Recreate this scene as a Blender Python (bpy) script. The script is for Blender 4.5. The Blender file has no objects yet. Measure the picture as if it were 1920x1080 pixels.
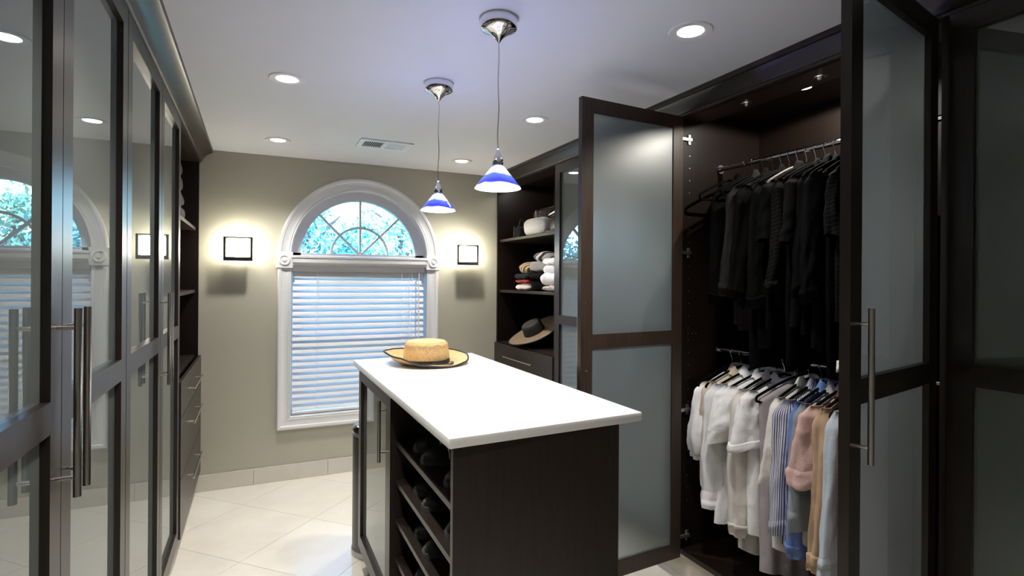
import bpy, bmesh, math, random
from mathutils import Vector, Matrix, Euler
random.seed(7)
PI = math.pi
S = bpy.context.scene
C = S.collection

# ------------------------------------------------------------------ camera
cam_d = bpy.data.cameras.new('camera'); cam = bpy.data.objects.new('camera', cam_d); C.objects.link(cam)
S.camera = cam
CAM_H = 1.5594
cam_d.sensor_width = 36.0
cam_d.lens = 1028.64 / 1920 * 36.0
cam_d.shift_y = -14.85 / 1920
cam_d.clip_start = 0.02
YAW = 0.4359
cam.matrix_world = Matrix.Translation((0, 0, CAM_H)) @ Matrix.Rotation(-YAW, 4, 'Z') @ Matrix.Rotation(PI / 2, 4, 'X') @ Matrix.Rotation(0.00686, 4, 'Z')

# ------------------------------------------------------------------ world, sun, exposure
W = bpy.data.worlds.new('sky'); S.world = W; W.use_nodes = True
wn = W.node_tree.nodes; wl = W.node_tree.links
sky = wn.new('ShaderNodeTexSky'); sky.sky_type = 'NISHITA'; sky.sun_disc = False
sky.sun_elevation = math.radians(42); sky.sun_rotation = math.radians(200)
sky.air_density = 1.3; sky.dust_density = 1.5; sky.ozone_density = 2.0
tint = wn.new('ShaderNodeMix'); tint.data_type = 'RGBA'; tint.blend_type = 'MULTIPLY'; tint.inputs[0].default_value = 1.0
tint.inputs[7].default_value = (.62, .88, 1.25, 1)   # tungsten white balance: daylight reads blue
bg = wn['Background']; wl.new(sky.outputs[0], tint.inputs[6]); wl.new(tint.outputs[2], bg.inputs[0]); bg.inputs[1].default_value = 2.3
sun_d = bpy.data.lights.new('sun', 'SUN'); sun = bpy.data.objects.new('sun', sun_d); C.objects.link(sun)
sun_d.energy = 12.0; sun_d.angle = 0.02; sun_d.color = (0.62, 0.90, 1.0)
sun.rotation_euler = Vector((0.35, 0.75, -0.75)).to_track_quat('-Z', 'Y').to_euler()
S.view_settings.view_transform = 'Standard'
S.view_settings.look = 'None'
S.view_settings.gamma = 1.0
S.view_settings.use_curve_mapping = False
S.view_settings.exposure = 0.75
S.cycles.use_denoising = True
S.cycles.max_bounces = 10
S.cycles.diffuse_bounces = 5
S.cycles.glossy_bounces = 5
S.cycles.transmission_bounces = 8
S.cycles.transparent_max_bounces = 12
S.cycles.sample_clamp_indirect = 4.0
S.cycles.caustics_reflective = False
S.cycles.caustics_refractive = False

LAMP_W = 58.0          # recessed ceiling downlights
PUCK_W = 15.0           # small closet lights
SCONCE_E = 28.0        # glass cube radiance
PEND_W = 6.0

# ------------------------------------------------------------------ materials
MATS = {}
def new_mat(name):
    m = bpy.data.materials.new(name); m.use_nodes = True
    MATS[name] = m
    return m, m.node_tree.nodes, m.node_tree.links, m.node_tree.nodes['Principled BSDF']
def coords(n, l, scale=(1, 1, 1), kind='Object'):
    tc = n.new('ShaderNodeTexCoord'); mp = n.new('ShaderNodeMapping')
    mp.inputs['Scale'].default_value = scale
    l.new(tc.outputs[kind], mp.inputs['Vector'])
    return mp.outputs[0]
def noise(n, l, vec, scale, detail=3, rough=.55):
    t = n.new('ShaderNodeTexNoise'); t.inputs['Scale'].default_value = scale
    t.inputs['Detail'].default_value = detail; t.inputs['Roughness'].default_value = rough
    l.new(vec, t.inputs['Vector']); return t
def ramp(n, l, fac, stops):
    r = n.new('ShaderNodeValToRGB')
    while len(r.color_ramp.elements) < len(stops): r.color_ramp.elements.new(.5)
    for e, (p, c) in zip(r.color_ramp.elements, stops):
        e.position = p; e.color = (*c, 1)
    l.new(fac, r.inputs[0]); return r
def bump(n, l, b, fac, strength, dist=.002):
    bm_ = n.new('ShaderNodeBump'); bm_.inputs['Strength'].default_value = strength
    bm_.inputs['Distance'].default_value = dist
    l.new(fac, bm_.inputs['Height']); l.new(bm_.outputs[0], b.inputs['Normal'])
def simple(name, col, rough=.5, metal=0, var=.06, scale=20, bmp=0, spec=.5, coat=0):
    m, n, l, b = new_mat(name)
    v = coords(n, l); t = noise(n, l, v, scale)
    lo = tuple(max(0, c * (1 - var)) for c in col); hi = tuple(min(1, c * (1 + var)) for c in col)
    r = ramp(n, l, t.outputs['Fac'], [(.3, lo), (.7, hi)])
    l.new(r.outputs[0], b.inputs['Base Color'])
    b.inputs['Roughness'].default_value = rough; b.inputs['Metallic'].default_value = metal
    b.inputs['Specular IOR Level'].default_value = spec
    b.inputs['Coat Weight'].default_value = coat
    if bmp: bump(n, l, b, t.outputs['Fac'], bmp)
    return m
def wood(name, dark, light, axis='Z', rough=.33, spec=.5):
    m, n, l, b = new_mat(name)
    sc = {'Z': (28, 28, 1.6), 'Y': (28, 1.6, 28), 'X': (1.6, 28, 28)}[axis]
    v = coords(n, l, sc); t = noise(n, l, v, 3.0, 6, .65)
    v2 = coords(n, l, tuple(s * 3.5 for s in sc)); t2 = noise(n, l, v2, 3.0, 2)
    mx = n.new('ShaderNodeMath'); mx.operation = 'MULTIPLY_ADD'
    l.new(t2.outputs['Fac'], mx.inputs[0]); mx.inputs[1].default_value = .35; l.new(t.outputs['Fac'], mx.inputs[2])
    r = ramp(n, l, mx.outputs[0], [(.4, dark), (.95, light)])
    l.new(r.outputs[0], b.inputs['Base Color'])
    b.inputs['Roughness'].default_value = rough; b.inputs['Specular IOR Level'].default_value = spec
    bump(n, l, b, t2.outputs['Fac'], .04, .001)
    return m
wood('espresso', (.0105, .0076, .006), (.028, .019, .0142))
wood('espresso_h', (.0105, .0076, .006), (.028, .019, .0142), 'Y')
wood('interior_wood_shaded', (.0048, .0026, .0017), (.012, .0065, .004), 'Z', .45, .3)  # same cabinet wood, darkened so the colour carries the interior shade
wood('walnut', (.022, .0135, .009), (.058, .036, .024), 'Z', .42)
simple('wall_paint', (.445, .43, .345), .6, 0, .015, 6)
simple('ceiling_paint', (.70, .715, .75), .7, 0, .01, 6)
simple('white_trim', (.74, .745, .75), .32, 0, .01, 10)
simple('white_blind', (.80, .80, .80), .4, 0, .01, 10)
simple('cord_white', (.8, .8, .8), .7)
simple('counter_white', (.86, .855, .83), .22, 0, .012, 90)
simple('baseboard_tile', (.62, .59, .52), .25, 0, .03, 7)
simple('toe_tile', (.55, .50, .42), .3, 0, .04, 7)
simple('grout', (.60, .57, .50), .8)
simple('steel', (.62, .59, .55), .24, 1, .02, 60)
simple('chrome', (.82, .82, .84), .05, 1, .0)
simple('nickel', (.72, .69, .63), .38, 1, .02)
simple('frame_metal', (.20, .19, .18), .22, 1, .02)
simple('bin_grey', (.10, .10, .10), .35, .6, .05)
simple('bin_ring', (.45, .45, .44), .3, .8, .03)
simple('bin_lid', (.35, .38, .44), .18, 1, .02)
simple('vent_white', (.72, .74, .77), .45)
simple('vent_dark', (.01, .01, .012), .9)
simple('black_velvet', (.0025, .0025, .0025), .95, 0, .3, 300, spec=.08)
simple('wood_hanger', (.16, .135, .115), .6)
simple('leather_black', (.016, .016, .017), .34, 0, .2, 60, .1)
simple('leather_sole', (.075, .07, .067), .5, 0, .2, 60)
simple('dark_inside', (.006, .005, .005), .8)
# tile with faint marble clouds
def tile_mat():
    m, n, l, b = new_mat('floor_tile')
    v = coords(n, l, (1, 1, 1), 'Object'); t = noise(n, l, v, 1.6, 6, .6)
    oi = n.new('ShaderNodeObjectInfo')
    ad = n.new('ShaderNodeMath'); ad.operation = 'MULTIPLY_ADD'; l.new(oi.outputs['Random'], ad.inputs[0])
    ad.inputs[1].default_value = .12; l.new(t.outputs['Fac'], ad.inputs[2])
    r = ramp(n, l, ad.outputs[0], [(.35, (.66, .62, .54)), (.75, (.78, .75, .67))])
    l.new(r.outputs[0], b.inputs['Base Color']); b.inputs['Roughness'].default_value = .13
tile_mat()
# cabinet glass: polished outer face, acid-etched inner face that blurs what is behind
def cab_glass(name, rough, etched, col, ior):
    m, n, l, b = new_mat(name)
    n.remove(b)
    out = n['Material Output']
    v = coords(n, l); t = noise(n, l, v, 3)
    r = ramp(n, l, t.outputs['Fac'], [(.3, tuple(c * .97 for c in col)), (.7, tuple(c * 1.03 for c in col))])
    d = n.new('ShaderNodeBsdfDiffuse'); l.new(r.outputs[0], d.inputs[0])
    m1 = n.new('ShaderNodeMixShader')
    if etched:
        tr = n.new('ShaderNodeBsdfTranslucent'); tr.inputs[0].default_value = (.86, .92, .95, 1)
        rf = n.new('ShaderNodeBsdfRefraction'); rf.inputs['Roughness'].default_value = .32; rf.inputs['IOR'].default_value = 1.5; rf.inputs[0].default_value = (.88, .95, .97, 1)
        m0 = n.new('ShaderNodeMixShader'); m0.inputs[0].default_value = .72
        l.new(tr.outputs[0], m0.inputs[1]); l.new(rf.outputs[0], m0.inputs[2])
        m1.inputs[0].default_value = .66
        l.new(d.outputs[0], m1.inputs[1]); l.new(m0.outputs[0], m1.inputs[2])
    else:
        tp = n.new('ShaderNodeBsdfRefraction'); tp.inputs[0].default_value = (.92, .97, .96, 1); tp.inputs['Roughness'].default_value = 0; tp.inputs['IOR'].default_value = 1.5
        m1.inputs[0].default_value = .55
        l.new(d.outputs[0], m1.inputs[1]); l.new(tp.outputs[0], m1.inputs[2])
    g = n.new('ShaderNodeBsdfGlossy'); g.inputs['Roughness'].default_value = rough
    g.inputs[0].default_value = (.95, .98, .97, 1)
    f = n.new('ShaderNodeFresnel'); f.inputs[0].default_value = ior
    m2 = n.new('ShaderNodeMixShader')
    # reflect only on the air side of each face (from inside the pane the two faces would trap light)
    ge = n.new('ShaderNodeNewGeometry'); inv = n.new('ShaderNodeMath'); inv.operation = 'SUBTRACT'; inv.inputs[0].default_value = 1; l.new(ge.outputs['Backfacing'], inv.inputs[1])
    fm = n.new('ShaderNodeMath'); fm.operation = 'MULTIPLY'; l.new(f.outputs[0], fm.inputs[0]); l.new(inv.outputs[0], fm.inputs[1]); l.new(fm.outputs[0], m2.inputs[0])
    l.new(m1.outputs[0], m2.inputs[1]); l.new(g.outputs[0], m2.inputs[2])
    l.new(m2.outputs[0], out.inputs[0])
cab_glass('glass_polished', 0.0, False, (.27, .305, .285), 1.9)
cab_glass('glass_etched', 0.42, True, (.34, .39, .42), 2.0)
def clear_glass():
    m, n, l, b = new_mat('window_glass'); n.remove(b); out = n['Material Output']
    t = n.new('ShaderNodeBsdfTransparent'); t.inputs[0].default_value = (.93, .97, .98, 1)
    g = n.new('ShaderNodeBsdfGlossy'); g.inputs['Roughness'].default_value = 0
    f = n.new('ShaderNodeFresnel'); f.inputs[0].default_value = 1.45
    x = n.new('ShaderNodeMixShader'); l.new(f.outputs[0], x.inputs[0]); l.new(t.outputs[0], x.inputs[1]); l.new(g.outputs[0], x.inputs[2])
    l.new(x.outputs[0], out.inputs[0])
clear_glass()
def emit(name, col, strength):
    m, n, l, b = new_mat(name)
    b.inputs['Base Color'].default_value = (.8, .8, .8, 1)
    b.inputs['Emission Color'].default_value = (*col, 1); b.inputs['Emission Strength'].default_value = strength
emit('lamp_lens', (1, .95, .88), 9)
emit('puck_lens', (1, .95, .88), 10)
emit('sconce_glass', (1, .93, .76), SCONCE_E)
emit('bulb', (1, .97, 1), 25)
emit('opal_lit', (1, .98, 1), 3.0)
def pendant_glass():
    # hand-blown shade: cobalt band swirling over opal white glass, lit from inside
    m, n, l, b = new_mat('pendant_glass')
    tc = n.new('ShaderNodeTexCoord'); sp = n.new('ShaderNodeSeparateXYZ'); l.new(tc.outputs['Object'], sp.inputs[0])
    t = noise(n, l, tc.outputs['Object'], 9, 2)
    a = n.new('ShaderNodeMath'); a.operation = 'MULTIPLY_ADD'; l.new(t.outputs['Fac'], a.inputs[0]); a.inputs[1].default_value = .05; l.new(sp.outputs['Z'], a.inputs[2])
    r = n.new('ShaderNodeValToRGB'); cr = r.color_ramp; cr.interpolation = 'EASE'
    cr.elements[0].color = (.95, .95, 1, 1); cr.elements[1].position = .99; cr.elements[1].color = (.08, .10, .75, 1)
    for p, c in ((.16, (.9, .9, 1)), (.24, (.02, .03, .80)), (.50, (.06, .10, .85)), (.60, (.75, .82, 1)), (.80, (.80, .88, 1)), (.88, (.08, .10, .80))):
        e = cr.elements.new(p); e.color = (*c, 1)
    mr = n.new('ShaderNodeMapRange'); mr.inputs[1].default_value = -.597; mr.inputs[2].default_value = -.497
    l.new(a.outputs[0], mr.inputs[0]); l.new(mr.outputs[0], r.inputs[0])
    l.new(r.outputs[0], b.inputs['Base Color']); b.inputs['Roughness'].default_value = .08
    l.new(r.outputs[0], b.inputs['Emission Color']); b.inputs['Emission Strength'].default_value = .9
    b.inputs['Coat Weight'].default_value = .6
pendant_glass()
def straw(name, a, c):
    m, n, l, b = new_mat(name)
    v = coords(n, l); t = noise(n, l, v, 130, 3)
    w = n.new('ShaderNodeTexWave'); w.wave_type = 'RINGS'; w.rings_direction = 'Z'; w.inputs['Scale'].default_value = 34; w.inputs['Distortion'].default_value = 1.2
    l.new(v, w.inputs['Vector'])
    mx = n.new('ShaderNodeMath'); mx.operation = 'MULTIPLY_ADD'; l.new(w.outputs['Fac'], mx.inputs[0]); mx.inputs[1].default_value = .3; l.new(t.outputs['Fac'], mx.inputs[2])
    r = ramp(n, l, mx.outputs[0], [(.35, a), (.85, c)])
    l.new(r.outputs[0], b.inputs['Base Color']); b.inputs['Roughness'].default_value = .65
    bump(n, l, b, mx.outputs[0], .5, .002)
straw('straw_gold', (.33, .19, .06), (.66, .45, .20))
straw('straw_dark', (.09, .06, .035), (.26, .185, .11))
simple('ribbon_black', (.008, .008, .010), .6, 0, .2, 200)
simple('hat_crown_dark', (.02, .018, .015), .7, 0, .3, 80)
def fabric(name, col, rough=.85, stripes=None, var=.05, uv=False):
    m, n, l, b = new_mat(name)
    v = coords(n, l); t = noise(n, l, v, 14, 3)
    base = ramp(n, l, t.outputs['Fac'], [(.3, tuple(c * (1 - var) for c in col)), (.7, tuple(min(1, c * (1 + var)) for c in col))])
    src = base.outputs[0]
    if stripes:
        kx, scale, dark, width = stripes
        dt = n.new('ShaderNodeVectorMath'); dt.operation = 'DOT_PRODUCT'; dt.inputs[1].default_value = kx
        l.new(coords(n, l, (1, 1, 1), 'UV') if uv else v, dt.inputs[0])
        mu = n.new('ShaderNodeMath'); mu.operation = 'MULTIPLY'; mu.inputs[1].default_value = scale; l.new(dt.outputs['Value'], mu.inputs[0])
        fr = n.new('ShaderNodeMath'); fr.operation = 'FRACT'; l.new(mu.outputs[0], fr.inputs[0])
        lt = n.new('ShaderNodeMath'); lt.operation = 'LESS_THAN'; lt.inputs[1].default_value = width; l.new(fr.outputs[0], lt.inputs[0])
        mix = n.new('ShaderNodeMix'); mix.data_type = 'RGBA'; l.new(lt.outputs[0], mix.inputs[0]); l.new(src, mix.inputs[6]); mix.inputs[7].default_value = (*dark, 1)
        src = mix.outputs[2]
    l.new(src, b.inputs['Base Color']); b.inputs['Roughness'].default_value = rough
    b.inputs['Specular IOR Level'].default_value = .25 if max(col) > .03 else .06
    b.inputs['Sheen Weight'].default_value = .12 if max(col) > .2 else 0
    t2 = noise(n, l, v, 28, 4, .6); bump(n, l, b, t2.outputs['Fac'], .45, .009)
    return m
for nm, col in dict(white=(.88, .88, .88), offwhite=(.72, .69, .63), cream=(.70, .60, .44), taupe=(.36, .33, .34), blue=(.13, .21, .48),
                    palegrey=(.52, .55, .56), pink=(.62, .42, .37), pinkdark=(.52, .30, .31), tan=(.48, .33, .21), paleblue=(.50, .57, .62), chambray=(.24, .26, .28),
                    red=(.22, .012, .02), charcoal=(.0035, .0033, .0031), charcoalfront=(.016, .0145, .0138), black=(.0011, .0011, .0011), blackbrown=(.0022, .0016, .0015), slate=(.0018, .0021, .0028), olive=(.0019, .0019, .0016),
                    greyruffle=(.035, .032, .030), creamknit=(.6, .56, .5), navyknit=(.012, .013, .02), redknit=(.35, .012, .012), greyknit=(.24, .23, .225), beigeknit=(.5, .42, .36),
                    mauve=(.040, .034, .036), lilac=(.045, .045, .06), greydark=(.05,.046,.044)).items():
    fabric('fab_' + nm, col)
fabric('fab_stripe', (.66, .67, .74), stripes=((1, 0, 0), 105, (.03, .035, .10), .40), uv=True)
fabric('fab_hstripe', (.62, .60, .56), stripes=((0, 1, 0), 75, (.03, .03, .04), .45), uv=True)
fabric('fab_goldprint', (.45, .32, .14), stripes=((.6, .7, 1.0), 26, (.03, .02, .015), .5))
fabric('fab_bwprint', (.55, .53, .50), stripes=((.2, 1, .6), 13, (.012, .012, .012), .5))
fabric('fab_blackfleck', (.002, .002, .002), stripes=((.3, .5, 1), 55, (.008, .007, .006), .3))
def quilt(name, col, rough, strength):
    m, n, l, b = new_mat(name)
    tc = n.new('ShaderNodeTexCoord'); hs = []
    for vec in ((0, 1, 1), (0, 1, -1)):
        dt = n.new('ShaderNodeVectorMath'); dt.operation = 'DOT_PRODUCT'; dt.inputs[1].default_value = vec; l.new(tc.outputs['Object'], dt.inputs[0])
        mu = n.new('ShaderNodeMath'); mu.operation = 'MULTIPLY'; mu.inputs[1].default_value = 95; l.new(dt.outputs['Value'], mu.inputs[0])
        sn = n.new('ShaderNodeMath'); sn.operation = 'SINE'; l.new(mu.outputs[0], sn.inputs[0])
        ab = n.new('ShaderNodeMath'); ab.operation = 'ABSOLUTE'; l.new(sn.outputs[0], ab.inputs[0]); hs.append(ab)
    mn = n.new('ShaderNodeMath'); mn.operation = 'MINIMUM'; l.new(hs[0].outputs[0], mn.inputs[0]); l.new(hs[1].outputs[0], mn.inputs[1])
    pw = n.new('ShaderNodeMath'); pw.operation = 'POWER'; pw.inputs[1].default_value = .5; l.new(mn.outputs[0], pw.inputs[0])
    b.inputs['Base Color'].default_value = (*col, 1); b.inputs['Roughness'].default_value = rough
    bump(n, l, b, pw.outputs[0], strength, .006)
quilt('quilt_white', (.80, .78, .74), .35, .8)
quilt('quilt_black', (.035, .030, .028), .25, 1.0)
simple('sequin', (.10, .085, .07), .25, .6, .9, 160, .8)
def leaf_mat(name, c1, c2):
    m, n, l, b = new_mat(name)
    gi = n.new('ShaderNodeNewGeometry')
    r = ramp(n, l, gi.outputs['Random Per Island'], [(.0, c1), (1, c2)])
    l.new(r.outputs[0], b.inputs['Base Color']); b.inputs['Roughness'].default_value = .5
leaf_mat('leaf_blue', (.03, .13, .13), (.15, .42, .40))
leaf_mat('leaf_pale', (.10, .26, .19), (.30, .52, .36))
simple('bark', (.05, .04, .035), .9, 0, .3, 12)
simple('grass', (.06, .12, .05), .9, 0, .3, 3)
M = MATS

# ------------------------------------------------------------------ mesh helpers
def boxvf(x0, x1, y0, y1, z0, z1):
    v = [(x, y, z) for x in (x0, x1) for y in (y0, y1) for z in (z0, z1)]
    f = [(0, 1, 3, 2), (4, 6, 7, 5), (0, 4, 5, 1), (2, 3, 7, 6), (0, 2, 6, 4), (1, 5, 7, 3)]
    return v, f
def join(*vfs):
    V, F = [], []
    for v, f in vfs:
        o = len(V); V += list(v); F += [tuple(i + o for i in q) for q in f]
    return V, F
def frames(pts):
    out = []; prev = None
    for i, p in enumerate(pts):
        a = Vector(pts[max(i - 1, 0)]); b = Vector(pts[min(i + 1, len(pts) - 1)])
        t = (b - a).normalized()
        if prev is None:
            up = Vector((0, 0, 1)) if abs(t.z) < .9 else Vector((1, 0, 0))
            nx = t.cross(up).normalized()
        else:
            nx = (prev - t * prev.dot(t)).normalized()
        prev = nx; out.append((Vector(p), nx, t.cross(nx).normalized()))
    return out
def tube(pts, r, n=10, closed=False, caps=True, flat=1.0):
    if closed: pts = list(pts) + [pts[0], pts[1]]
    fr = frames(pts)
    if closed: fr = fr[1:-1]
    V, F = [], []; k = len(fr)
    for i, (p, a, b) in enumerate(fr):
        rr = r[i] if isinstance(r, (list, tuple)) else r
        for j in range(n):
            th = 2 * PI * j / n
            V.append(tuple(p + a * (rr * math.cos(th)) + b * (rr * flat * math.sin(th))))
    for i in range(k if closed else k - 1):
        for j in range(n):
            a0, a1 = i * n + j, i * n + (j + 1) % n; i2 = (i + 1) % k
            F.append((a0, a1, i2 * n + (j + 1) % n, i2 * n + j))
    if caps and not closed:
        F.append(tuple(range(n - 1, -1, -1))); F.append(tuple(range((k - 1) * n, k * n)))
    return V, F
def lathe(prof, n=32, c=(0, 0, 0), cap=False):
    V, F = [], []
    for r, z in prof:
        for j in range(n):
            th = 2 * PI * j / n; V.append((c[0] + r * math.cos(th), c[1] + r * math.sin(th), c[2] + z))
    for i in range(len(prof) - 1):
        for j in range(n):
            F.append((i * n + j, i * n + (j + 1) % n, (i + 1) * n + (j + 1) % n, (i + 1) * n + j))
    if cap:
        F.append(tuple(range(n - 1, -1, -1))); k = (len(prof) - 1) * n; F.append(tuple(range(k, k + n)))
    return V, F
def extrude_prof(prof, axis, a, b):
    # closed polygon of 2D points, extruded along axis ('Y': prof=(x,z); 'X': prof=(y,z); 'Z': prof=(x,y))
    def P(p, t): return {'Y': (p[0], t, p[1]), 'X': (t, p[0], p[1]), 'Z': (p[0], p[1], t)}[axis]
    n = len(prof); V = [P(p, a) for p in prof] + [P(p, b) for p in prof]
    F = [(i, (i + 1) % n, n + (i + 1) % n, n + i) for i in range(n)] + [tuple(range(n - 1, -1, -1)), tuple(range(n, 2 * n))]
    return V, F
def sweep_xz(path, prof, y, outward):
    # sweep a casing profile (across, proud) along a path in the wall plane; outward(i) gives the across direction
    V, F = [], []; k = len(prof)
    for i, (x, z) in enumerate(path):
        ox, oz = outward(i)
        for a, d in prof: V.append((x + ox * a, y - d, z + oz * a))
    for i in range(len(path) - 1):
        for j in range(k - 1):
            F.append((i * k + j, i * k + j + 1, (i + 1) * k + j + 1, (i + 1) * k + j))
    F.append(tuple(range(k))); F.append(tuple(range((len(path) - 1) * k, len(path) * k))[::-1])
    return V, F
def mesh(name, vf, mats, smooth=False, bevel=0, seg=2):
    me = bpy.data.meshes.new(name)
    me.from_pydata([tuple(v) for v in vf[0]], [], vf[1])
    bm = bmesh.new(); bm.from_mesh(me)
    if bevel:
        bmesh.ops.remove_doubles(bm, verts=bm.verts, dist=1e-5)
        ed = [e for e in bm.edges if e.is_manifold and e.calc_face_angle(0) > .5]
        bmesh.ops.bevel(bm, geom=ed, offset=bevel, segments=seg, profile=.5, affect='EDGES', clamp_overlap=True)
    bmesh.ops.recalc_face_normals(bm, faces=bm.faces)
    bm.to_mesh(me); bm.free()
    for m in (mats if isinstance(mats, (list, tuple)) else [mats]): me.materials.append(M[m] if isinstance(m, str) else m)
    if smooth:
        for p in me.polygons: p.use_smooth = True
        try: me.set_sharp_from_angle(angle=math.radians(38 if smooth is True else smooth))
        except Exception: pass
    return me
def shift(vf, o): return [(v[0] - o[0], v[1] - o[1], v[2] - o[2]) for v in vf[0]], vf[1]
def obj(name, me, parent=None, loc=(0, 0, 0), rot=(0, 0, 0)):
    o = bpy.data.objects.new(name, me); C.objects.link(o)
    o.location = loc; o.rotation_euler = rot
    if parent: o.parent = parent
    return o
def tag(o, label=None, cat=None, group=None, kind=None):
    if label: o['label'] = label
    if cat: o['category'] = cat
    if group: o['group'] = group
    if kind: o['kind'] = kind
    return o
BASE = {}
def thing(name, label, cat, loc, group=None, rot=(0, 0, 0)):
    o = obj(name, None, None, loc, rot); o.empty_display_size = .05
    BASE[o.name] = Vector(loc)
    return tag(o, label, cat, group)
def base_of(o):
    while o.parent: o = o.parent
    return BASE.get(o.name, Vector((0, 0, 0)))
def part(name, vf, mat, parent, smooth=False, bevel=0, kind=None, label=None, seg=2):
    # vf in world coordinates of an unrotated thing
    o = obj(name, mesh(name, shift(vf, base_of(parent)), mat, smooth, bevel, seg), parent)
    return tag(o, label, None, None, kind)
def solid(name, vf, mat, label, cat, loc, group=None, smooth=False, bevel=0):
    o = obj(name, mesh(name, shift(vf, loc), mat, smooth, bevel), None, loc)
    return tag(o, label, cat, group)
def structure(name, vf, mat, smooth=False, loc=(0, 0, 0), bevel=0):
    return tag(obj(name, mesh(name, shift(vf, loc), mat, smooth, bevel), None, loc), None, None, None, 'structure')
def copy_tree(o, parent=None):
    c = o.copy(); C.objects.link(c); c.parent = parent
    for ch in list(o.children): copy_tree(ch, c)
    return c

# ------------------------------------------------------------------ room dimensions
YW = 4.5875; HC = 2.5; XL = -.37; XR = 1.97; XLW = -.98; XRW = 2.58; YB = -1.7
WX, WS, WR, WB_ = .785, 1.735, .54, .49          # window centre, spring height, inner radius, sill

# floor: grout bed with diagonal tiles
fl = structure('floor', boxvf(XLW - .1, XRW + .1, YB - .1, YW + .1, -.12, -.0035), 'grout')
def clip(poly, ax, val, keep_less):
    out = []
    for i in range(len(poly)):
        a, b = poly[i], poly[(i + 1) % len(poly)]
        ia = (a[ax] <= val) == keep_less; ib = (b[ax] <= val) == keep_less
        if ia: out.append(a)
        if ia != ib:
            t = (val - a[ax]) / (b[ax] - a[ax]); out.append((a[0] + t * (b[0] - a[0]), a[1] + t * (b[1] - a[1])))
    return out
T = .595; g = .0011; R2 = math.sqrt(2)
for i in range(-8, 9):
    for j in range(-4, 14):
        p0, p1 = 2.427 + i * T + g, 2.427 + (i + 1) * T - g       # (y-x)/sqrt2
        q0, q1 = 2.32 + (j - 5) * T + g, 2.32 + (j - 4) * T - g   # (x+y)/sqrt2
        poly = [((q - p) / R2, (q + p) / R2) for p, q in ((p0, q0), (p0, q1), (p1, q1), (p1, q0))]
        for ax, val, less in ((0, XLW, False), (0, XRW, True), (1, YB, False), (1, YW, True)):
            poly = clip(poly, ax, val, less)
            if len(poly) < 3: break
        if len(poly) < 3: continue
        ar = abs(sum(poly[k][0] * poly[(k + 1) % len(poly)][1] - poly[(k + 1) % len(poly)][0] * poly[k][1] for k in range(len(poly)))) / 2
        if ar < .004: continue
        obj('floor_tile', mesh('floor_tile', extrude_prof(poly, 'Z', -.0034, 0), 'floor_tile'), fl)
structure('ceiling', boxvf(XLW - .1, XRW + .1, YB - .1, YW + .2, HC, HC + .12), 'ceiling_paint')
structure('wall_left', boxvf(XLW - .1, XLW, YB - .1, YW + .2, -.1, HC), 'wall_paint')
structure('wall_right', boxvf(XRW, XRW + .1, YB - .1, YW + .2, -.1, HC), 'wall_paint')
structure('wall_rear', boxvf(XLW, XRW, YB - .1, YB, -.1, HC), 'wall_paint')
# back wall with an arched opening
def back_wall():
    V, F = [], []
    def quad(a, b, c, d):
        o = len(V); V.extend([(a[0], y, a[1]) for a in (a, b, c, d) for y in (YW,)]); F.append((o, o + 1, o + 2, o + 3))
        o = len(V); V.extend([(a[0], YW + .2, a[1]) for a in (a, b, c, d)]); F.append((o + 3, o + 2, o + 1, o))
    xl, xr = WX - WR - .02, WX + WR + .02; R = WR + .02; zb = WB_ - .02
    quad((XLW, -.1), (xl, -.1), (xl, HC), (XLW, HC)); quad((xr, -.1), (XRW, -.1), (XRW, HC), (xr, HC))
    quad((xl, -.1), (xr, -.1), (xr, zb), (xl, zb))
    n = 40
    P = [(WX - R * math.cos(PI * k / n), WS + R * math.sin(PI * k / n)) for k in range(n + 1)]
    for k in range(n): quad(P[k], P[k + 1], (P[k + 1][0], HC), (P[k][0], HC))
    ring = [(xl, zb)] + P + [(xr, zb)]
    for k in range(len(ring)):
        a, b = ring[k], ring[(k + 1) % len(ring)]; o = len(V)
        V.extend([(a[0], YW, a[1]), (b[0], YW, b[1]), (b[0], YW + .2, b[1]), (a[0], YW + .2, a[1])]); F.append((o, o + 1, o + 2, o + 3))
    return V, F
me = bpy.data.meshes.new('wall_back'); vf = back_wall(); me.from_pydata(vf[0], [], vf[1]); me.materials.append(M['wall_paint'])
bm_ = bmesh.new(); bm_.from_mesh(me); bmesh.ops.remove_doubles(bm_, verts=bm_.verts, dist=1e-4); bm_.to_mesh(me); bm_.free()
tag(obj('wall_back', me), None, None, None, 'structure')
# tiled baseboard along the window wall
bb = tag(obj('baseboard_back', mesh('baseboard_back', boxvf(-.40, 2.0, YW - .006, YW + .001, 0, .116), 'grout')), None, None, None, 'structure')
x = -.011 - .535
while x < 2.0:
    a, b = max(x + .001, -.40), min(x + .534, 2.0)
    if b - a > .02: obj('baseboard_tile', mesh('baseboard_tile', boxvf(a, b, YW - .014, YW - .005, .001, .120), 'baseboard_tile', False, .0012), bb)
    x += .535

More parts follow.
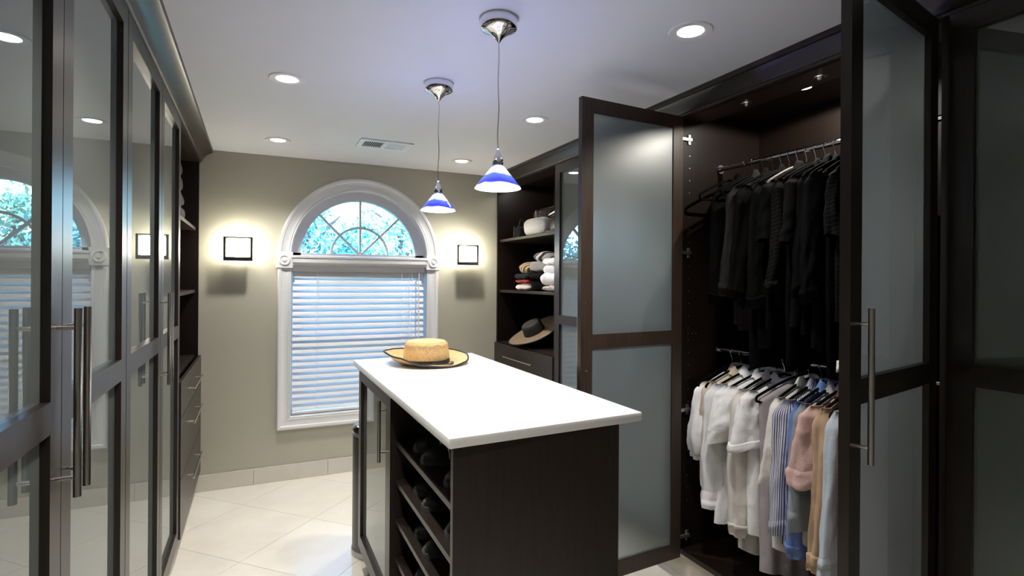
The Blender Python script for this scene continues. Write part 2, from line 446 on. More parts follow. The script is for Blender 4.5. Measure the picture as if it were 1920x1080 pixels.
# ------------------------------------------------------------------ window
win = tag(obj('window_1', None, None, (WX, YW, WB_)), None, None, None, 'structure'); BASE[win.name] = Vector((WX, YW, WB_))
PROF = [(0, -.01), (0, .012), (.006, .017), (.014, .013), (.020, .017), (.030, .0135), (.055, .0145), (.068, .019), (.074, .026), (.088, .029), (.097, .025), (.1, .018), (.1, 0)]
path = [(WX - WR, WS - .09), (WX - WR, WB_), (WX + WR, WB_), (WX + WR, WS - .09)]
outd = [(-1, 0), (-1, -1), (1, -1), (1, 0)]
part('window_casing', sweep_xz(path, PROF, YW, lambda i: outd[i]), 'white_trim', win, 30)
n = 48
path = [(WX - WR * math.cos(PI * k / n), WS + WR * math.sin(PI * k / n)) for k in range(n + 1)]
part('arch_casing', sweep_xz(path, PROF, YW, lambda i: (-math.cos(PI * i / n), math.sin(PI * i / n))), 'white_trim', win, 30)
for s in (-1, 1):
    cx = WX + s * (WR + .05)
    rb = part('rosette_block', boxvf(cx - .06, cx + .06, YW - .034, YW, WS - .095, WS + .03), 'white_trim', win, False, .004)
    pr = [(0.0005, .012), (.010, .012), (.014, .006), (.020, .004), (.026, .004), (.032, .010), (.038, .010), (.044, .001), (.046, 0)]
    v, f = lathe(pr, 32); v = [(cx + a, YW - .034 - c, WS - .032 + b) for a, b, c in v]
    part('rosette_ring', (v, f), 'white_trim', rb, 30)
part('mullion_bar', extrude_prof([(YW + .06, WS - .075), (YW - .018, WS - .075), (YW - .022, WS - .06), (YW - .034, WS - .05), (YW - .034, WS - .02), (YW - .042, WS - .012), (YW - .042, WS + .003), (YW - .03, WS + .006), (YW + .19, WS + .006), (YW + .19, WS - .075)], 'X', WX - WR, WX + WR), 'white_trim', win, False, .002)
# jamb lining of the reveal
def jamb(arch):
    if arch:
        ps = [(WX - WR * math.cos(PI * k / n), WS + .005 + WR * math.sin(PI * k / n)) for k in range(n + 1)]; od = [(-math.cos(PI * k / n), math.sin(PI * k / n)) for k in range(n + 1)]
    else:
        ps = [(WX - WR, WS - .06), (WX - WR, WB_), (WX + WR, WB_), (WX + WR, WS - .06)]; od = outd
    return sweep_xz(ps, [(0, -.19), (0, -.001), (.018, -.001), (.018, -.19)], YW, lambda i: od[i])
part('arch_jamb', jamb(True), 'white_trim', win, 30)
part('jamb', jamb(False), 'white_trim', win)
def ring_xz(r0, r1, y0, y1, zc):
    prof = [(0, -y0), (0, -y1), (r1 - r0, -y1), (r1 - r0, -y0)]
    ps = [(WX - r0 * math.cos(PI * k / n), zc + r0 * math.sin(PI * k / n)) for k in range(n + 1)]
    v, f = sweep_xz(ps, prof + [prof[0]], 0, lambda i: (-math.cos(PI * i / n), math.sin(PI * i / n)))
    return v, f
YG = YW + .125
part('arch_sash', ring_xz(.465, WR, YG - .03, YG + .04, WS + .006), 'white_trim', win, 30)
part('sash_bottom', boxvf(WX - WR, WX + WR, YG - .03, YG + .04, WS + .006, WS + .03), 'white_trim', win)
for a in (45, 90, 135):
    d = Vector((math.cos(math.radians(a)), 0, math.sin(math.radians(a)))); p = Vector((d.z, 0, -d.x))
    c0 = Vector((WX, 0, WS + .02)); V = []
    for yy in (YG - .014, YG + .014):
        for r_, s_ in ((.015, -1), (.015, 1), (.47, 1), (.47, -1)):
            q = c0 + d * r_ + p * (s_ * .009); V.append((q.x, yy, q.z))
    part('muntin', (V, [(0, 1, 2, 3), (7, 6, 5, 4), (0, 4, 5, 1), (1, 5, 6, 2), (2, 6, 7, 3), (3, 7, 4, 0)]), 'white_trim', win)
part('curved_muntin', ring_xz(.222, .240, YG - .013, YG + .013, WS + .02), 'white_trim', win, 30)
def fan(r0, r1, a0, a1, y):
    k = 10; V = []; 
    for i in range(k + 1):
        a = math.radians(a0 + (a1 - a0) * i / k)
        for r_ in (r0, r1):
            for yy in (y, y + .004): V.append((WX + r_ * math.cos(a), yy, WS + .02 + r_ * math.sin(a)))
    F = []
    for i in range(k):
        o = i * 4; F += [(o, o + 2, o + 6, o + 4), (o + 1, o + 5, o + 7, o + 3), (o, o + 4, o + 5, o + 1), (o + 2, o + 3, o + 7, o + 6)]
    F += [(0, 1, 3, 2), (4 * k, 4 * k + 2, 4 * k + 3, 4 * k + 1)]
    return V, F
for a0 in (0, 45, 90, 135):
    part('window_pane', fan(.012, .231, a0, a0 + 45, YG), 'window_glass', win)
    part('window_pane', fan(.231, .47, a0, a0 + 45, YG), 'window_glass', win)
part('sash_frame', (lambda a: sweep_xz(a + [a[0]], [(0, 0), (0, .04), (.045, .04), (.045, 0), (0, 0)], YG + .04, lambda i: [(-1, -1), (1, -1), (1, 1), (-1, 1), (-1, -1)][i]))([(WX - WR + .045, WB_ + .045), (WX + WR - .045, WB_ + .045), (WX + WR - .045, WS - .105), (WX - WR + .045, WS - .105)]), 'white_trim', win)
part('meeting_rail', boxvf(WX - WR + .04, WX + WR - .04, YG, YG + .04, 1.08, 1.12), 'white_trim', win)
for z0, z1 in ((WB_ + .04, 1.085), (1.115, WS - .10)):
    part('window_pane', boxvf(WX - WR + .04, WX + WR - .04, YG + .018, YG + .022, z0, z1), 'window_glass', win)

# blinds
YBL = YW + .048
bl = thing('window_blind', 'white slatted horizontal blind lowered and nearly shut in the arched window', 'blind', (WX, YBL, WB_))
BX0, BX1 = WX - WR + .010, WX + WR - .010
part('head_rail', boxvf(BX0, BX1, YBL - .03, YBL + .03, WS - .118, WS - .0755), 'white_blind', bl, False, .003)
slat = None
tilt = math.radians(63)
z = WS - .142; k = 0
while z > WB_ + .045:
    if slat is None:
        V, F = [], []; w = .029
        pr = [(-w, 0, 0), (-w * .5, .0028, 0), (0, .0036, 0), (w * .5, .0028, 0), (w, 0, 0), (w, -.003, 0), (0, .0008, 0), (-w, -.003, 0)]
        ca, sa = math.cos(tilt), math.sin(tilt)
        P2 = [(a * ca - b * sa, a * sa + b * ca) for a, b, _ in pr]     # (y,z): room edge low
        slat = mesh('slat', extrude_prof(P2, 'X', BX0 - WX + .003, BX1 - WX - .003), 'white_blind', 30)
    obj('slat', slat, bl, (0, 0, z - WB_)); z -= .0497; k += 1
part('bottom_rail', boxvf(BX0, BX1, YBL - .026, YBL + .026, WB_ + .006, WB_ + .026), 'white_blind', bl, False, .004)
for cx in (BX0 + .18, WX + .33):
    part('ladder_cord', tube([(cx, YBL - .034, WS - .12), (cx, YBL - .034, WB_ + .02)], .0016, 6), 'cord_white', bl)
for cx, zb in ((BX1 - .115, .86), (BX1 - .135, .82)):
    part('lift_cord', tube([(cx, YBL - .042, WS - .12), (cx - .001, YBL - .042, zb)], .0017, 6), 'cord_white', bl)
part('tilt_wand', tube([(BX1 - .055, YBL - .046, WS - .12), (BX1 - .057, YBL - .05, .78)], .0045, 8), 'cord_white', bl, True)

# ------------------------------------------------------------------ outside
structure('ground', boxvf(-40, 40, 5.2, 60, -3.4, -3.2), 'grass')
def tree(name, label, loc, rx, ry, z0, z1, nl, mat, size, seed, group='trees behind the arched window'):
    rnd = random.Random(seed)
    t = thing(name, label, 'tree', loc, group)
    pts = [Vector((loc[0] + .12 * math.sin(q * 1.7 + seed), loc[1], loc[2] + (z1 - .3 - loc[2]) * q / 6)) for q in range(7)]
    part('trunk', tube(pts, [.17 - .022 * q for q in range(7)], 8), 'bark', t, True)
    for q in range(9):
        b0 = pts[3].lerp(pts[6], q / 9); a = q * 2.4 + seed
        e = b0 + Vector((math.cos(a) * rx * .75, math.sin(a) * ry * .6, .5 + .15 * (q % 3)))
        part('branch', tube([b0, b0.lerp(e, .5) + Vector((0, 0, .12)), e], [.05, .035, .012], 6), 'bark', t, True)
    V, F = [], []
    zc, rz = (z0 + z1) / 2, (z1 - z0) / 2
    clumps = []
    for q in range(70):
        a, ph, rr = rnd.uniform(0, 2 * PI), math.acos(rnd.uniform(-1, 1)), rnd.uniform(.45, 1)
        clumps.append((Vector((loc[0] + rx * rr * math.sin(ph) * math.cos(a), loc[1] + ry * rr * math.sin(ph) * math.sin(a), zc + rz * rr * math.cos(ph))), rnd.uniform(.25, .5)))
    for q in range(nl):
        c, cr = clumps[q % len(clumps)]
        p = c + Vector((rnd.gauss(0, .5), rnd.gauss(0, .5), rnd.gauss(0, .42))) * cr
        m3 = Euler((rnd.uniform(-1.2, 1.2), rnd.uniform(-1.2, 1.2), rnd.uniform(0, 6.3))).to_matrix()
        s = size * rnd.uniform(.6, 1.3); o = len(V)
        for lx, ly, lz in ((-1, 0, 0), (-.2, -.45, .08), (1, 0, -.05), (-.2, .45, .08)): V.append(tuple(p + m3 @ Vector((lx * s, ly * s, lz * s))))
        F.append((o, o + 1, o + 2)); F.append((o, o + 2, o + 3))
    part('foliage', (V, F), mat, t, False, 0, 'stuff')
tree('leafy_tree', 'dense bluish green tree filling left of the arched window', (.75, 8.4, -3.2), 1.1, .7, -.8, 2.72, 15000, 'leaf_blue', .05, 1)
tree('leafy_tree', 'paler loose tree filling right of the arched window', (2.75, 11.2, -3.2), 1.5, .9, -.8, 2.95, 14000, 'leaf_pale', .06, 2)
tree('leafy_tree', 'bluish tree farther off between the two nearer trees', (1.9, 14.6, -3.2), 2.3, 1.0, -1.0, 3.1, 13000, 'leaf_blue', .08, 3)
tree('leafy_tree', 'green tree beyond the right one, reflected in left glass doors', (6.2, 11.8, -3.2), 1.7, .9, -1.5, 3.3, 8000, 'leaf_pale', .065, 4)
tree('leafy_tree', 'green tree left of the window, reflected in right glass door', (-3.0, 9.8, -3.2), 1.8, .9, -1.5, 2.9, 9000, 'leaf_blue', .065, 5)

# ------------------------------------------------------------------ cabinetry
def frame_grid(us, vs, holes, t):
    # connected slab in the local u (x) / v (z) plane with rectangular holes, thickness t along y
    V, F, ix = [], [], {}
    def P(i, j, s):
        k = (i, j, s)
        if k not in ix: ix[k] = len(V); V.append((us[i], t * s, vs[j]))
        return ix[k]
    nu, nv = len(us) - 1, len(vs) - 1
    solidc = lambda i, j: 0 <= i < nu and 0 <= j < nv and (i, j) not in holes
    for i in range(nu):
        for j in range(nv):
            if not solidc(i, j): continue
            F.append((P(i, j, 0), P(i + 1, j, 0), P(i + 1, j + 1, 0), P(i, j + 1, 0)))
            F.append((P(i, j, 1), P(i, j + 1, 1), P(i + 1, j + 1, 1), P(i + 1, j, 1)))
            for di, dj, a, b in ((-1, 0, (i, j), (i, j + 1)), (1, 0, (i + 1, j + 1), (i + 1, j)), (0, -1, (i + 1, j), (i, j)), (0, 1, (i, j + 1), (i + 1, j + 1))):
                if not solidc(i + di, j + dj): F.append((P(*a, 0), P(*b, 0), P(*b, 1), P(*a, 1)))
    return V, F
DZ0, DZ1, RZ0, RZ1, TOPZ = .15, 2.40, 1.245, 1.31, 2.335
STILE = .066; DT = .026
def bar_handle(parent, x, y, z0, z1, nrm, mat='steel', r=.0075, off=.036, name='handle'):
    # vertical bar standing off a door along local y * nrm
    V = join(tube([(x, y + nrm * off, z0), (x, y + nrm * off, z1)], r, 14),
             tube([(x, y, z0 + .04), (x, y + nrm * off, z0 + .04)], r * .62, 10), tube([(x, y, z1 - .04), (x, y + nrm * off, z1 - .04)], r * .62, 10))
    return obj(name, mesh(name, V, mat, True), parent)
def door(cab, hinge, w, ang, side, handle=True, z0=DZ0, z1=DZ1, rails=(RZ0, RZ1), top=TOPZ, mat='espresso', inner='walnut', stile=STILE, bottom=.075, pin=False):
    """Panel door. Local x runs from the hinge to the free edge, local y: 0 = outer face, +DT = inner face (before mirroring by side)."""
    b = base_of(cab)
    d = None
    us = [0, stile, w - stile, w]
    vs = [z0, z0 + bottom] + ([rails[0], rails[1]] if rails else []) + [top, z1]
    holes = {(1, 1), (1, 3)} if rails else {(1, 1)}
    V, F = frame_grid(us, vs, holes, side * DT)
    V = [(p[0], p[1], p[2] - z0) for p in V]
    me = mesh('door', (V, F), [mat, inner], False, 0)
    for p in me.polygons:
        if all(abs(me.vertices[i].co.y - side * DT) < 1e-4 for i in p.vertices): p.material_index = 1
    d = obj('door', me, cab, Vector((hinge[0], hinge[1], z0)) - b, (0, 0, ang))
    for q in range(2 if rails else 1):
        lo, hi = (vs[1], vs[2]) if q == 0 else (vs[3], vs[4])
        pm = mesh('glass_pane', boxvf(stile - .006, w - stile + .006, min(side * .016, side * .0205), max(side * .016, side * .0205), lo - .006 - z0, hi + .006 - z0), ['glass_polished', 'glass_etched'])
        for p in pm.polygons:
            if all(abs(pm.vertices[i].co.y - side * .0205) < 1e-4 for i in p.vertices): p.material_index = 1
        obj('glass_pane', pm, d)
        # slim retaining bead round the pane on the inside
        a0, a1, c0, c1 = stile, w - stile, lo - z0, hi - z0
        loop = [(a0, side * .0225, c0), (a1, side * .0225, c0), (a1, side * .0225, c1), (a0, side * .0225, c1)]
        obj('glazing_bead', mesh('glazing_bead', tube(loop, .003, 6, True), 'espresso'), d)
    if handle:
        bar_handle(d, w - stile * .5, 0, 1.105 - z0, 1.495 - z0, -side)
        if pin:
            for zz in (1.145, 1.455):
                v, f = lathe([(.0004, .003), (.004, .0025), (.005, 0)], 10)
                obj('bolt_cap', mesh('bolt_cap', ([(w - stile * .5 + a, side * (DT + c), zz - z0 + bb_) for a, bb_, c in v], f), 'chrome', True), d)
    return d
def carcass(cab, x_front, x_back, y0, y1, toe=True, z1=2.44, sgn=1, bottom_z=.15, header=True, back=True):
    # sgn=+1: cabinet opens towards -x (right side of the room); -1: opens towards +x
    t = .02
    part('side_panel', boxvf(min(x_front, x_back), max(x_front, x_back), y0, y0 + t, bottom_z, z1), 'interior_wood_shaded', cab)
    part('side_panel', boxvf(min(x_front, x_back), max(x_front, x_back), y1 - t, y1, bottom_z, z1), 'interior_wood_shaded', cab)
    part('bottom_panel', boxvf(min(x_front, x_back), max(x_front, x_back), y0 + t, y1 - t, bottom_z, bottom_z + .025), 'interior_wood_shaded', cab)
    part('top_panel', boxvf(min(x_front, x_back), max(x_front, x_back), y0 + t, y1 - t, z1 - .0, z1 + .02), 'interior_wood_shaded', cab)
    if back: part('back_panel', boxvf(min(x_back, x_back - sgn * .01), max(x_back, x_back - sgn * .01), y0 + t, y1 - t, bottom_z + .025, z1), 'interior_wood_shaded', cab)
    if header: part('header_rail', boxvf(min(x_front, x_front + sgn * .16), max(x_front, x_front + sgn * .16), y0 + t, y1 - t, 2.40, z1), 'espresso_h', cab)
    if toe:
        xt = x_front + sgn * .045
        part('toe_kick', boxvf(min(xt, xt + sgn * .02), max(xt, xt + sgn * .02), y0, y1, 0, bottom_z), 'toe_tile', cab)
A90 = PI / 2
# door rotations: right row, closed, hinge at low y -> x axis along +y: ang=+90deg; outer face must look to -x.
# local +y after +90deg points to -x, so outer face (y=0) with the slab on side=-1 (towards +x)
def right_cab(label, y0, y1, doors):
    cab = thing('wardrobe_cabinet', label, 'wardrobe', (XR + .3, (y0 + y1) / 2, 0))
    carcass(cab, XR + DT + .002, XRW - .02, y0, y1, sgn=1)
    for (hy, w, ang, side, pin) in doors: door(cab, (XR, hy), w, ang, side, True, pin=pin)
    return cab
def left_cab(label, y0, y1, doors):
    cab = thing('wardrobe_cabinet', label, 'wardrobe', (XL - .3, (y0 + y1) / 2, 0))
    carcass(cab, XL - DT - .002, XLW + .02, y0, y1, sgn=-1)
    for (hy, w, ang, side, pin) in doors: door(cab, (XL, hy), w, ang, side, True, pin=pin)
    return cab
# left row: outer face looks to +x.  hinge low y: ang=+90 -> local y points to -x, slab towards -x => side=+1
# hinge high y: ang=-90 -> local x along -y, local y points to +x, slab towards -x => side=-1
left_cab('dark wardrobe with paired glass doors nearest the camera on the left', .79, 2.078, [(.795, .648, A90, 1, False), (2.075, .628, -A90, -1, False)])
left_cab('dark wardrobe with paired glass doors next to the left open shelves', 2.078, 3.405, [(2.082, .682, A90, 1, False), (3.40, .630, -A90, -1, False)])
# right row: hinge low y, closed: ang=+90, slab towards +x => side=-1 ; hinge high y: ang=-90, side=+1
right_cab('dark wardrobe with closed glass doors beside the handbag shelves', 2.225, 3.50, [(2.235, .628, A90, -1, False), (3.495, .628, -A90, 1, False)])
right_cab('dark wardrobe with closed frosted doors at right edge of the photo', -.28, 1.0, [(-.275, .628, A90, -1, False), (.985, .625, -A90, 1, False)])
cw = right_cab('open dark wardrobe with hanging clothes and both frosted doors swung wide', 1.0, 2.225, [(2.200, .635, -A90 - math.radians(86), 1, True), (1.015, .632, A90 + math.radians(101.5), -1, False)])
# hinges, catches, sockets of the open wardrobe
def hinge_mesh():
    return join(boxvf(-.034, -.028, -.012, .004, -.030, .030), boxvf(-.030, .052, -.010, .002, -.008, .008), boxvf(.030, .046, -.004, .004, -.026, .026), tube([(-.026, -.006, -.006), (-.026, -.006, -.034)], .003, 8))
hm = mesh('hinge', hinge_mesh(), 'nickel', False, .001, 1)
for zz in (2.295, 1.707, .893, .239):
    obj('hinge', hm, cw, Vector((XR + .03, 2.202, zz)) - BASE[cw.name])
for cy in (1.877, 1.505):
    v, f = lathe([(.0005, -.012), (.007, -.012), (.010, -.006), (.011, -.001), (.020, -.001), (.022, .002)], 16, (0, 0, 0))
    v = [(a * 1.0, b * 1.25, c) for a, b, c in v]
    obj('roller_catch', mesh('roller_catch', (v, f), 'steel', True), cw, Vector((2.085, cy, 2.398)) - BASE[cw.name])
V = ([], [])
for zz in [.42 + .032 * 2 * q for q in range(29)]:
    for xx in (2.045,):
        V = join(V, tube([(xx, 2.2052, zz), (xx, 2.2038, zz)], .0032, 6))
for xx in (2.045, 2.07, 2.095, 2.30): V = join(V, tube([(xx, 2.2052, 1.285), (xx, 2.2036, 1.285)], .0038, 6))
part('pin_sockets', V, 'nickel', cw, False, 0, 'stuff')
# hanging rods
for zz, nm in ((2.16, 'upper'), (1.195, 'lower')):
    lab = 'chrome clothes rod carrying the dark garments' if nm == 'upper' else 'chrome clothes rod carrying the pale shirts'
    rd = thing('clothes_rod', lab, 'rod', (2.255, 1.6, zz))
    part('rod', tube([(2.255, 1.022, zz), (2.255, 2.203, zz)], .0125, 14), 'chrome', rd, True)
    for yy in (1.0225, 2.195):
        part('rod_bracket', tube([(2.255, yy, zz), (2.255, yy + .008, zz)], .024, 18), 'chrome', rd, True)
def puck(loc, label, power=PUCK_W, tilt_to=None):
    t = thing('puck_light', label, 'light', loc, 'small round cabinet lights')
    part('trim_ring', lathe([(.030, 0), (.030, -.004), (.036, -.005), (.038, 0), (.030, 0)], 24, loc), 'steel', t, True)
    part('lens', lathe([(.0005, -.004), (.030, -.003)], 24, loc), 'puck_lens', t)
    ld = bpy.data.lights.new('puck_lamp', 'SPOT'); ld.energy = power; ld.spot_size = math.radians(176); ld.spot_blend = .15; ld.shadow_soft_size = .015; ld.color = (1, .93, .83)
    lo = obj('puck_lamp', ld, t, (0, 0, -.008))
puck((2.235, 1.69, 2.44), 'small round light in the open wardrobe ceiling above dark garments')
puck((2.20, 4.20, 2.44), 'small round light above the handbag shelf by the window wall', 2.5)

# shelf towers beside the window wall
def tower(side_sign, xf, y0, y1, label, shelf_zs, cat='cabinet'):
    # side_sign +1: right side of room
    sg = side_sign
    xb = XRW - .02 if sg > 0 else XLW + .02
    lo = lambda a, b: (min(a, b), max(a, b))
    cab = thing('shelf_tower', label, cat, (xf + sg * .3, (y0 + y1) / 2, 0))
    carcass(cab, xf, xb, y0, y1, sgn=sg)
    for zz in shelf_zs:
        a, b = lo(xf + sg * .02, xb - sg * .012)
        part('shelf', boxvf(a, b, y0 + .021, y1 - .021, zz - .022, zz), 'espresso_h', cab, False, .001)
    return cab, lo
tr, lo = tower(1, XR + .012, 3.502, YW - .001, 'dark open shelf tower with handbags, sweaters and drawers right of window', (1.925, 1.47, 1.005))
tl, lo = tower(-1, XL - .012, 3.407, YW - .001, 'dark open shelf tower with drawers left of the window', (1.925, 1.475, 1.005))
def hbar(parent, x, y0, y1, z, sg, b):
    V = join(tube([(x - sg * .034, y0, z), (x - sg * .034, y1, z)], .006, 12), tube([(x, y0 + .06, z), (x - sg * .034, y0 + .06, z)], .004, 8), tube([(x, y1 - .06, z), (x - sg * .034, y1 - .06, z)], .004, 8))
    return obj('handle', mesh('handle', shift(V, b), 'steel', True), parent)
for cab, sg, xf, y0, y1 in ((tr, 1, XR, 3.502, YW - .001), (tl, -1, XL, 3.407, YW - .001)):
    for (z0, z1, zh) in ((.805, .998, .90), (.475, .80, .70), (.155, .47, .38)):
        a, b = lo(xf - sg * .008, xf + sg * .012)
        dr = part('drawer', boxvf(a, b, y0 + .004, y1 - .004, z0, z1), 'espresso_h', cab, False, .0015)
        hbar(dr, xf - sg * .008, (y0 + y1) / 2 - .27, (y0 + y1) / 2 + .27, zh, sg, BASE[cab.name])
    V = ([], [])
    for zz in [1.08 + .064 * q for q in range(19)]: V = join(V, tube([(xf + sg * .06, y1 - .0205, zz), (xf + sg * .06, y1 - .0225, zz)], .003, 6))
    part('pin_sockets', V, 'dark_inside', cab, False, 0, 'stuff')
    for zz in (1.903, 1.448):
        part('shelf_pin', tube([(xf + sg * .06, y1 - .021, zz - .006), (xf + sg * .06, y1 - .036, zz - .006)], .004, 8), 'chrome', cab)
# crown mouldings
def crown(sg, xf, xc, label, y0):
    pr = [(xf + sg * .02, 2.402), (xf, 2.402), (xf, 2.412), (xf - sg * .006, 2.416), (xf - sg * .012, 2.43), (xf - sg * .03, 2.455), (xc + sg * .012, 2.475), (xc + sg * .002, 2.478), (xc, 2.484), (xc, HC), (xf + sg * .02, HC)]
    o = solid('crown_moulding', extrude_prof(pr, 'Y', y0, YW - .0005), 'espresso_h', label, 'moulding', (xf, (y0 + YW) / 2, 2.402), None, 30)
crown(-1, XL, -.295, 'dark wood crown moulding along the ceiling above left wardrobes', .79)
crown(1, XR, 1.92, 'dark wood crown moulding along the ceiling above right wardrobes', -.28)

# ------------------------------------------------------------------ island
IX0, IX1, IY0, IY1, IZ = .50, 1.055, 1.445, 3.0, 1.10
isl = thing('closet_island', 'dark wood island with shoe shelves and a glass door under white top', 'island', (.78, 2.2, 0))
part('end_panel', boxvf(IX0 - .003, IX1, IY0, IY0 + .022, 0, IZ), 'espresso', isl, False, .001)
part('side_panel', boxvf(IX1 - .022, IX1, IY0 + .022, IY1, .0, IZ), 'espresso', isl)
part('end_panel', boxvf(IX0 + .022, IX1 - .022, IY1 - .022, IY1, .10, IZ), 'espresso', isl)
part('partition', boxvf(IX0, IX1 - .022, 2.245, 2.268, .10, IZ), 'espresso', isl)
part('back_panel', boxvf(.90, .912, IY0 + .022, 2.245, .10, IZ), 'espresso', isl)
part('base', boxvf(IX0 + .05, IX1 - .022, IY0 + .022, IY1 - .02, 0, .10), 'espresso', isl)
part('top_rail', boxvf(IX0 + .025, IX1 - .022, IY0 + .022, 2.245, IZ - .025, IZ - .001), 'espresso_h', isl)
SHZ = [.895, .735, .575, .415, .255, .12]
for zz in SHZ: part('shelf', boxvf(IX0 + .025, .90, IY0 + .0225, 2.2445, zz - .02, zz), 'espresso_h', isl, False, .001)
# island door faces -x: hinge at far end, outer towards -x ; hinge high y: ang=-90, side=+1
dd = door(isl, (IX0, IY1 - .002), .728, -A90, 1, False, .14, IZ - .006, None, IZ - .075, 'espresso', 'walnut', .06, .07)
bar_handle(dd, .728 - .022, 0, .80 - .14, 1.055 - .14, -1)
ct = [(.474, 1.412), (1.148, 1.448), (1.152, 3.03), (.470, 3.0)]
solid('countertop', extrude_prof(ct, 'Z', IZ, 1.13), 'counter_white', 'white stone countertop on the island with a straw hat on it', 'countertop', (.8, 2.2, IZ), None, True, .004)

# shoes
def shoe_mesh(style):
    L = .25; V, F = [], []
    secs = 15; m = 12
    for i in range(secs):
        s = i / (secs - 1); x = -L * s                       # toe at x=-L
        w = .034 + .012 * math.sin(PI * min(1, s * 1.05)) + (.004 if s > .6 else 0)
        if s > .8: w *= math.sqrt(max(.02, 1 - ((s - .8) / .2) ** 2 * .93))
        if s < .08: w *= .72 + 3.5 * s
        h = .075 - .01 * s / .4 if s < .4 else .065 - .033 * (s - .4) / .4 if s < .8 else .032 - .016 * ((s - .8) / .2) ** 2
        dent = .035 if .08 < s < .5 and style != 2 else 0
        for j in range(m + 1):
            a = PI * j / m; y = w * math.cos(a); zz = .016 + h * math.sin(a) ** .7
            if dent and abs(math.cos(a)) < .62: zz -= dent * (1 - abs(math.cos(a)) / .62) ** .5
            V.append((x, y, zz))
    k = m + 1
    for i in range(secs - 1):
        for j in range(m): F.append((i * k + j, i * k + j + 1, (i + 1) * k + j + 1, (i + 1) * k + j))
    F.append(tuple(range(k))); F.append(tuple(range((secs - 1) * k, secs * k))[::-1])
    up = (V, F)
    out = []
    for i in range(28):
        a = 2 * PI * i / 28; s = .5 - .5 * math.cos(a); x = -L * s * 1.02 + .002
        w = .038 + .011 * math.sin(PI * s); w *= min(1, math.sqrt(abs(math.sin(a))) * 1.15)
        out.append((x, w * (1 if a < PI else -1)))
    so = extrude_prof(out, 'Z', 0, .017)
    band = []
    for i in range(9):
        a = PI * i / 8; band.append((-.165, .047 * math.cos(a), .018 + .044 * math.sin(a) ** .7))
    bd = tube(band, .006, 6, False, True, .5)
    return up, so, bd
shoe_parts = []
for st in range(3):
    u, s_, b_ = shoe_mesh(st)
    shoe_parts.append((mesh('upper', u, 'leather_black', True), mesh('sole', s_, 'leather_sole', 30), mesh('strap', b_, ['steel', 'leather_black', 'leather_sole'][st], True)))
ROWN = ['top', 'second', 'third', 'fourth']
k = 0
for si, zz in enumerate(SHZ[:4]):
    for q, (yy, ang) in enumerate([(2.10, .12), (1.945, .1), (1.70, .05), (1.555, .02)]):
        st = (si + q // 2) % 3
        side = ['farthest from the camera', 'second from the far end', 'third from the far end', 'nearest the end panel'][q]
        t = thing('shoe', f'black leather shoe on the {ROWN[si]} island shelf, {side}', 'shoe', (.805 - .012 * (q % 2), yy - .012 * si, zz + .0005), 'shoes on the island shelves', (0, 0, ang))
        for pm, pn in zip(shoe_parts[st], ('upper', 'sole', 'strap')): obj(pn, pm, t)

# bin behind the island
bx, by = .640, 3.20
bn = thing('trash_bin', 'round dark grey step bin with domed metal lid behind the island', 'bin', (bx, by, 0))
part('body', lathe([(.0005, .03), (.137, .03), (.138, .045), (.138, .665), (.134, .67), (.0005, .67)], 40, (bx, by, 0)), 'bin_grey', bn, True)
part('base_ring', lathe([(.0005, 0), (.141, 0), (.143, .012), (.143, .034), (.138, .04), (.0005, .04)], 40, (bx, by, 0)), 'bin_ring', bn, True)
part('rim', lathe([(.136, .67), (.141, .672), (.141, .69), (.136, .692)], 40, (bx, by, 0)), 'bin_ring', bn, True)
part('lid', lathe([(.139, .695), (.141, .705), (.139, .715), (.125, .73), (.09, .742), (.04, .748), (.0005, .749)], 40, (bx, by, 0)), 'bin_lid', bn, True)

# ------------------------------------------------------------------ lights
def downlight(x, y, label):
    t = thing('ceiling_light', label, 'light', (x, y, HC), 'recessed ceiling lights')
    part('trim_ring', lathe([(.047, -.002), (.058, -.006), (.078, -.005), (.082, -.0005), (.082, .0)], 36, (x, y, HC)), 'white_trim', t, True)
    part('lens', lathe([(.0005, -.0035), (.048, -.0030)], 32, (x, y, HC)), 'lamp_lens', t)
    ld = bpy.data.lights.new('downlight_lamp', 'SPOT'); ld.energy = LAMP_W; ld.spot_size = math.radians(116); ld.spot_blend = .85
    ld.shadow_soft_size = .05; ld.color = (1, .95, .89)
    obj('downlight_lamp', ld, t, (0, 0, -.012))
downlight(.124, 2.79, 'round recessed ceiling light at upper left, above the left wardrobes')
downlight(.127, 4.05, 'round recessed ceiling light between the vent and left crown moulding')
downlight(1.468, 4.11, 'round recessed ceiling light between the two hanging pendant lamps')
downlight(1.472, 2.86, 'round recessed ceiling light just left of the open frosted door')
downlight(1.473, 1.588, 'large round recessed ceiling light at upper right near open wardrobe')
downlight(.124, 1.55, 'round recessed ceiling light over the left aisle before the island')
downlight(.124, .32, 'added unseen recessed ceiling light behind the camera, lighting the foreground')  # extra lamp out of view, added to brighten the foreground

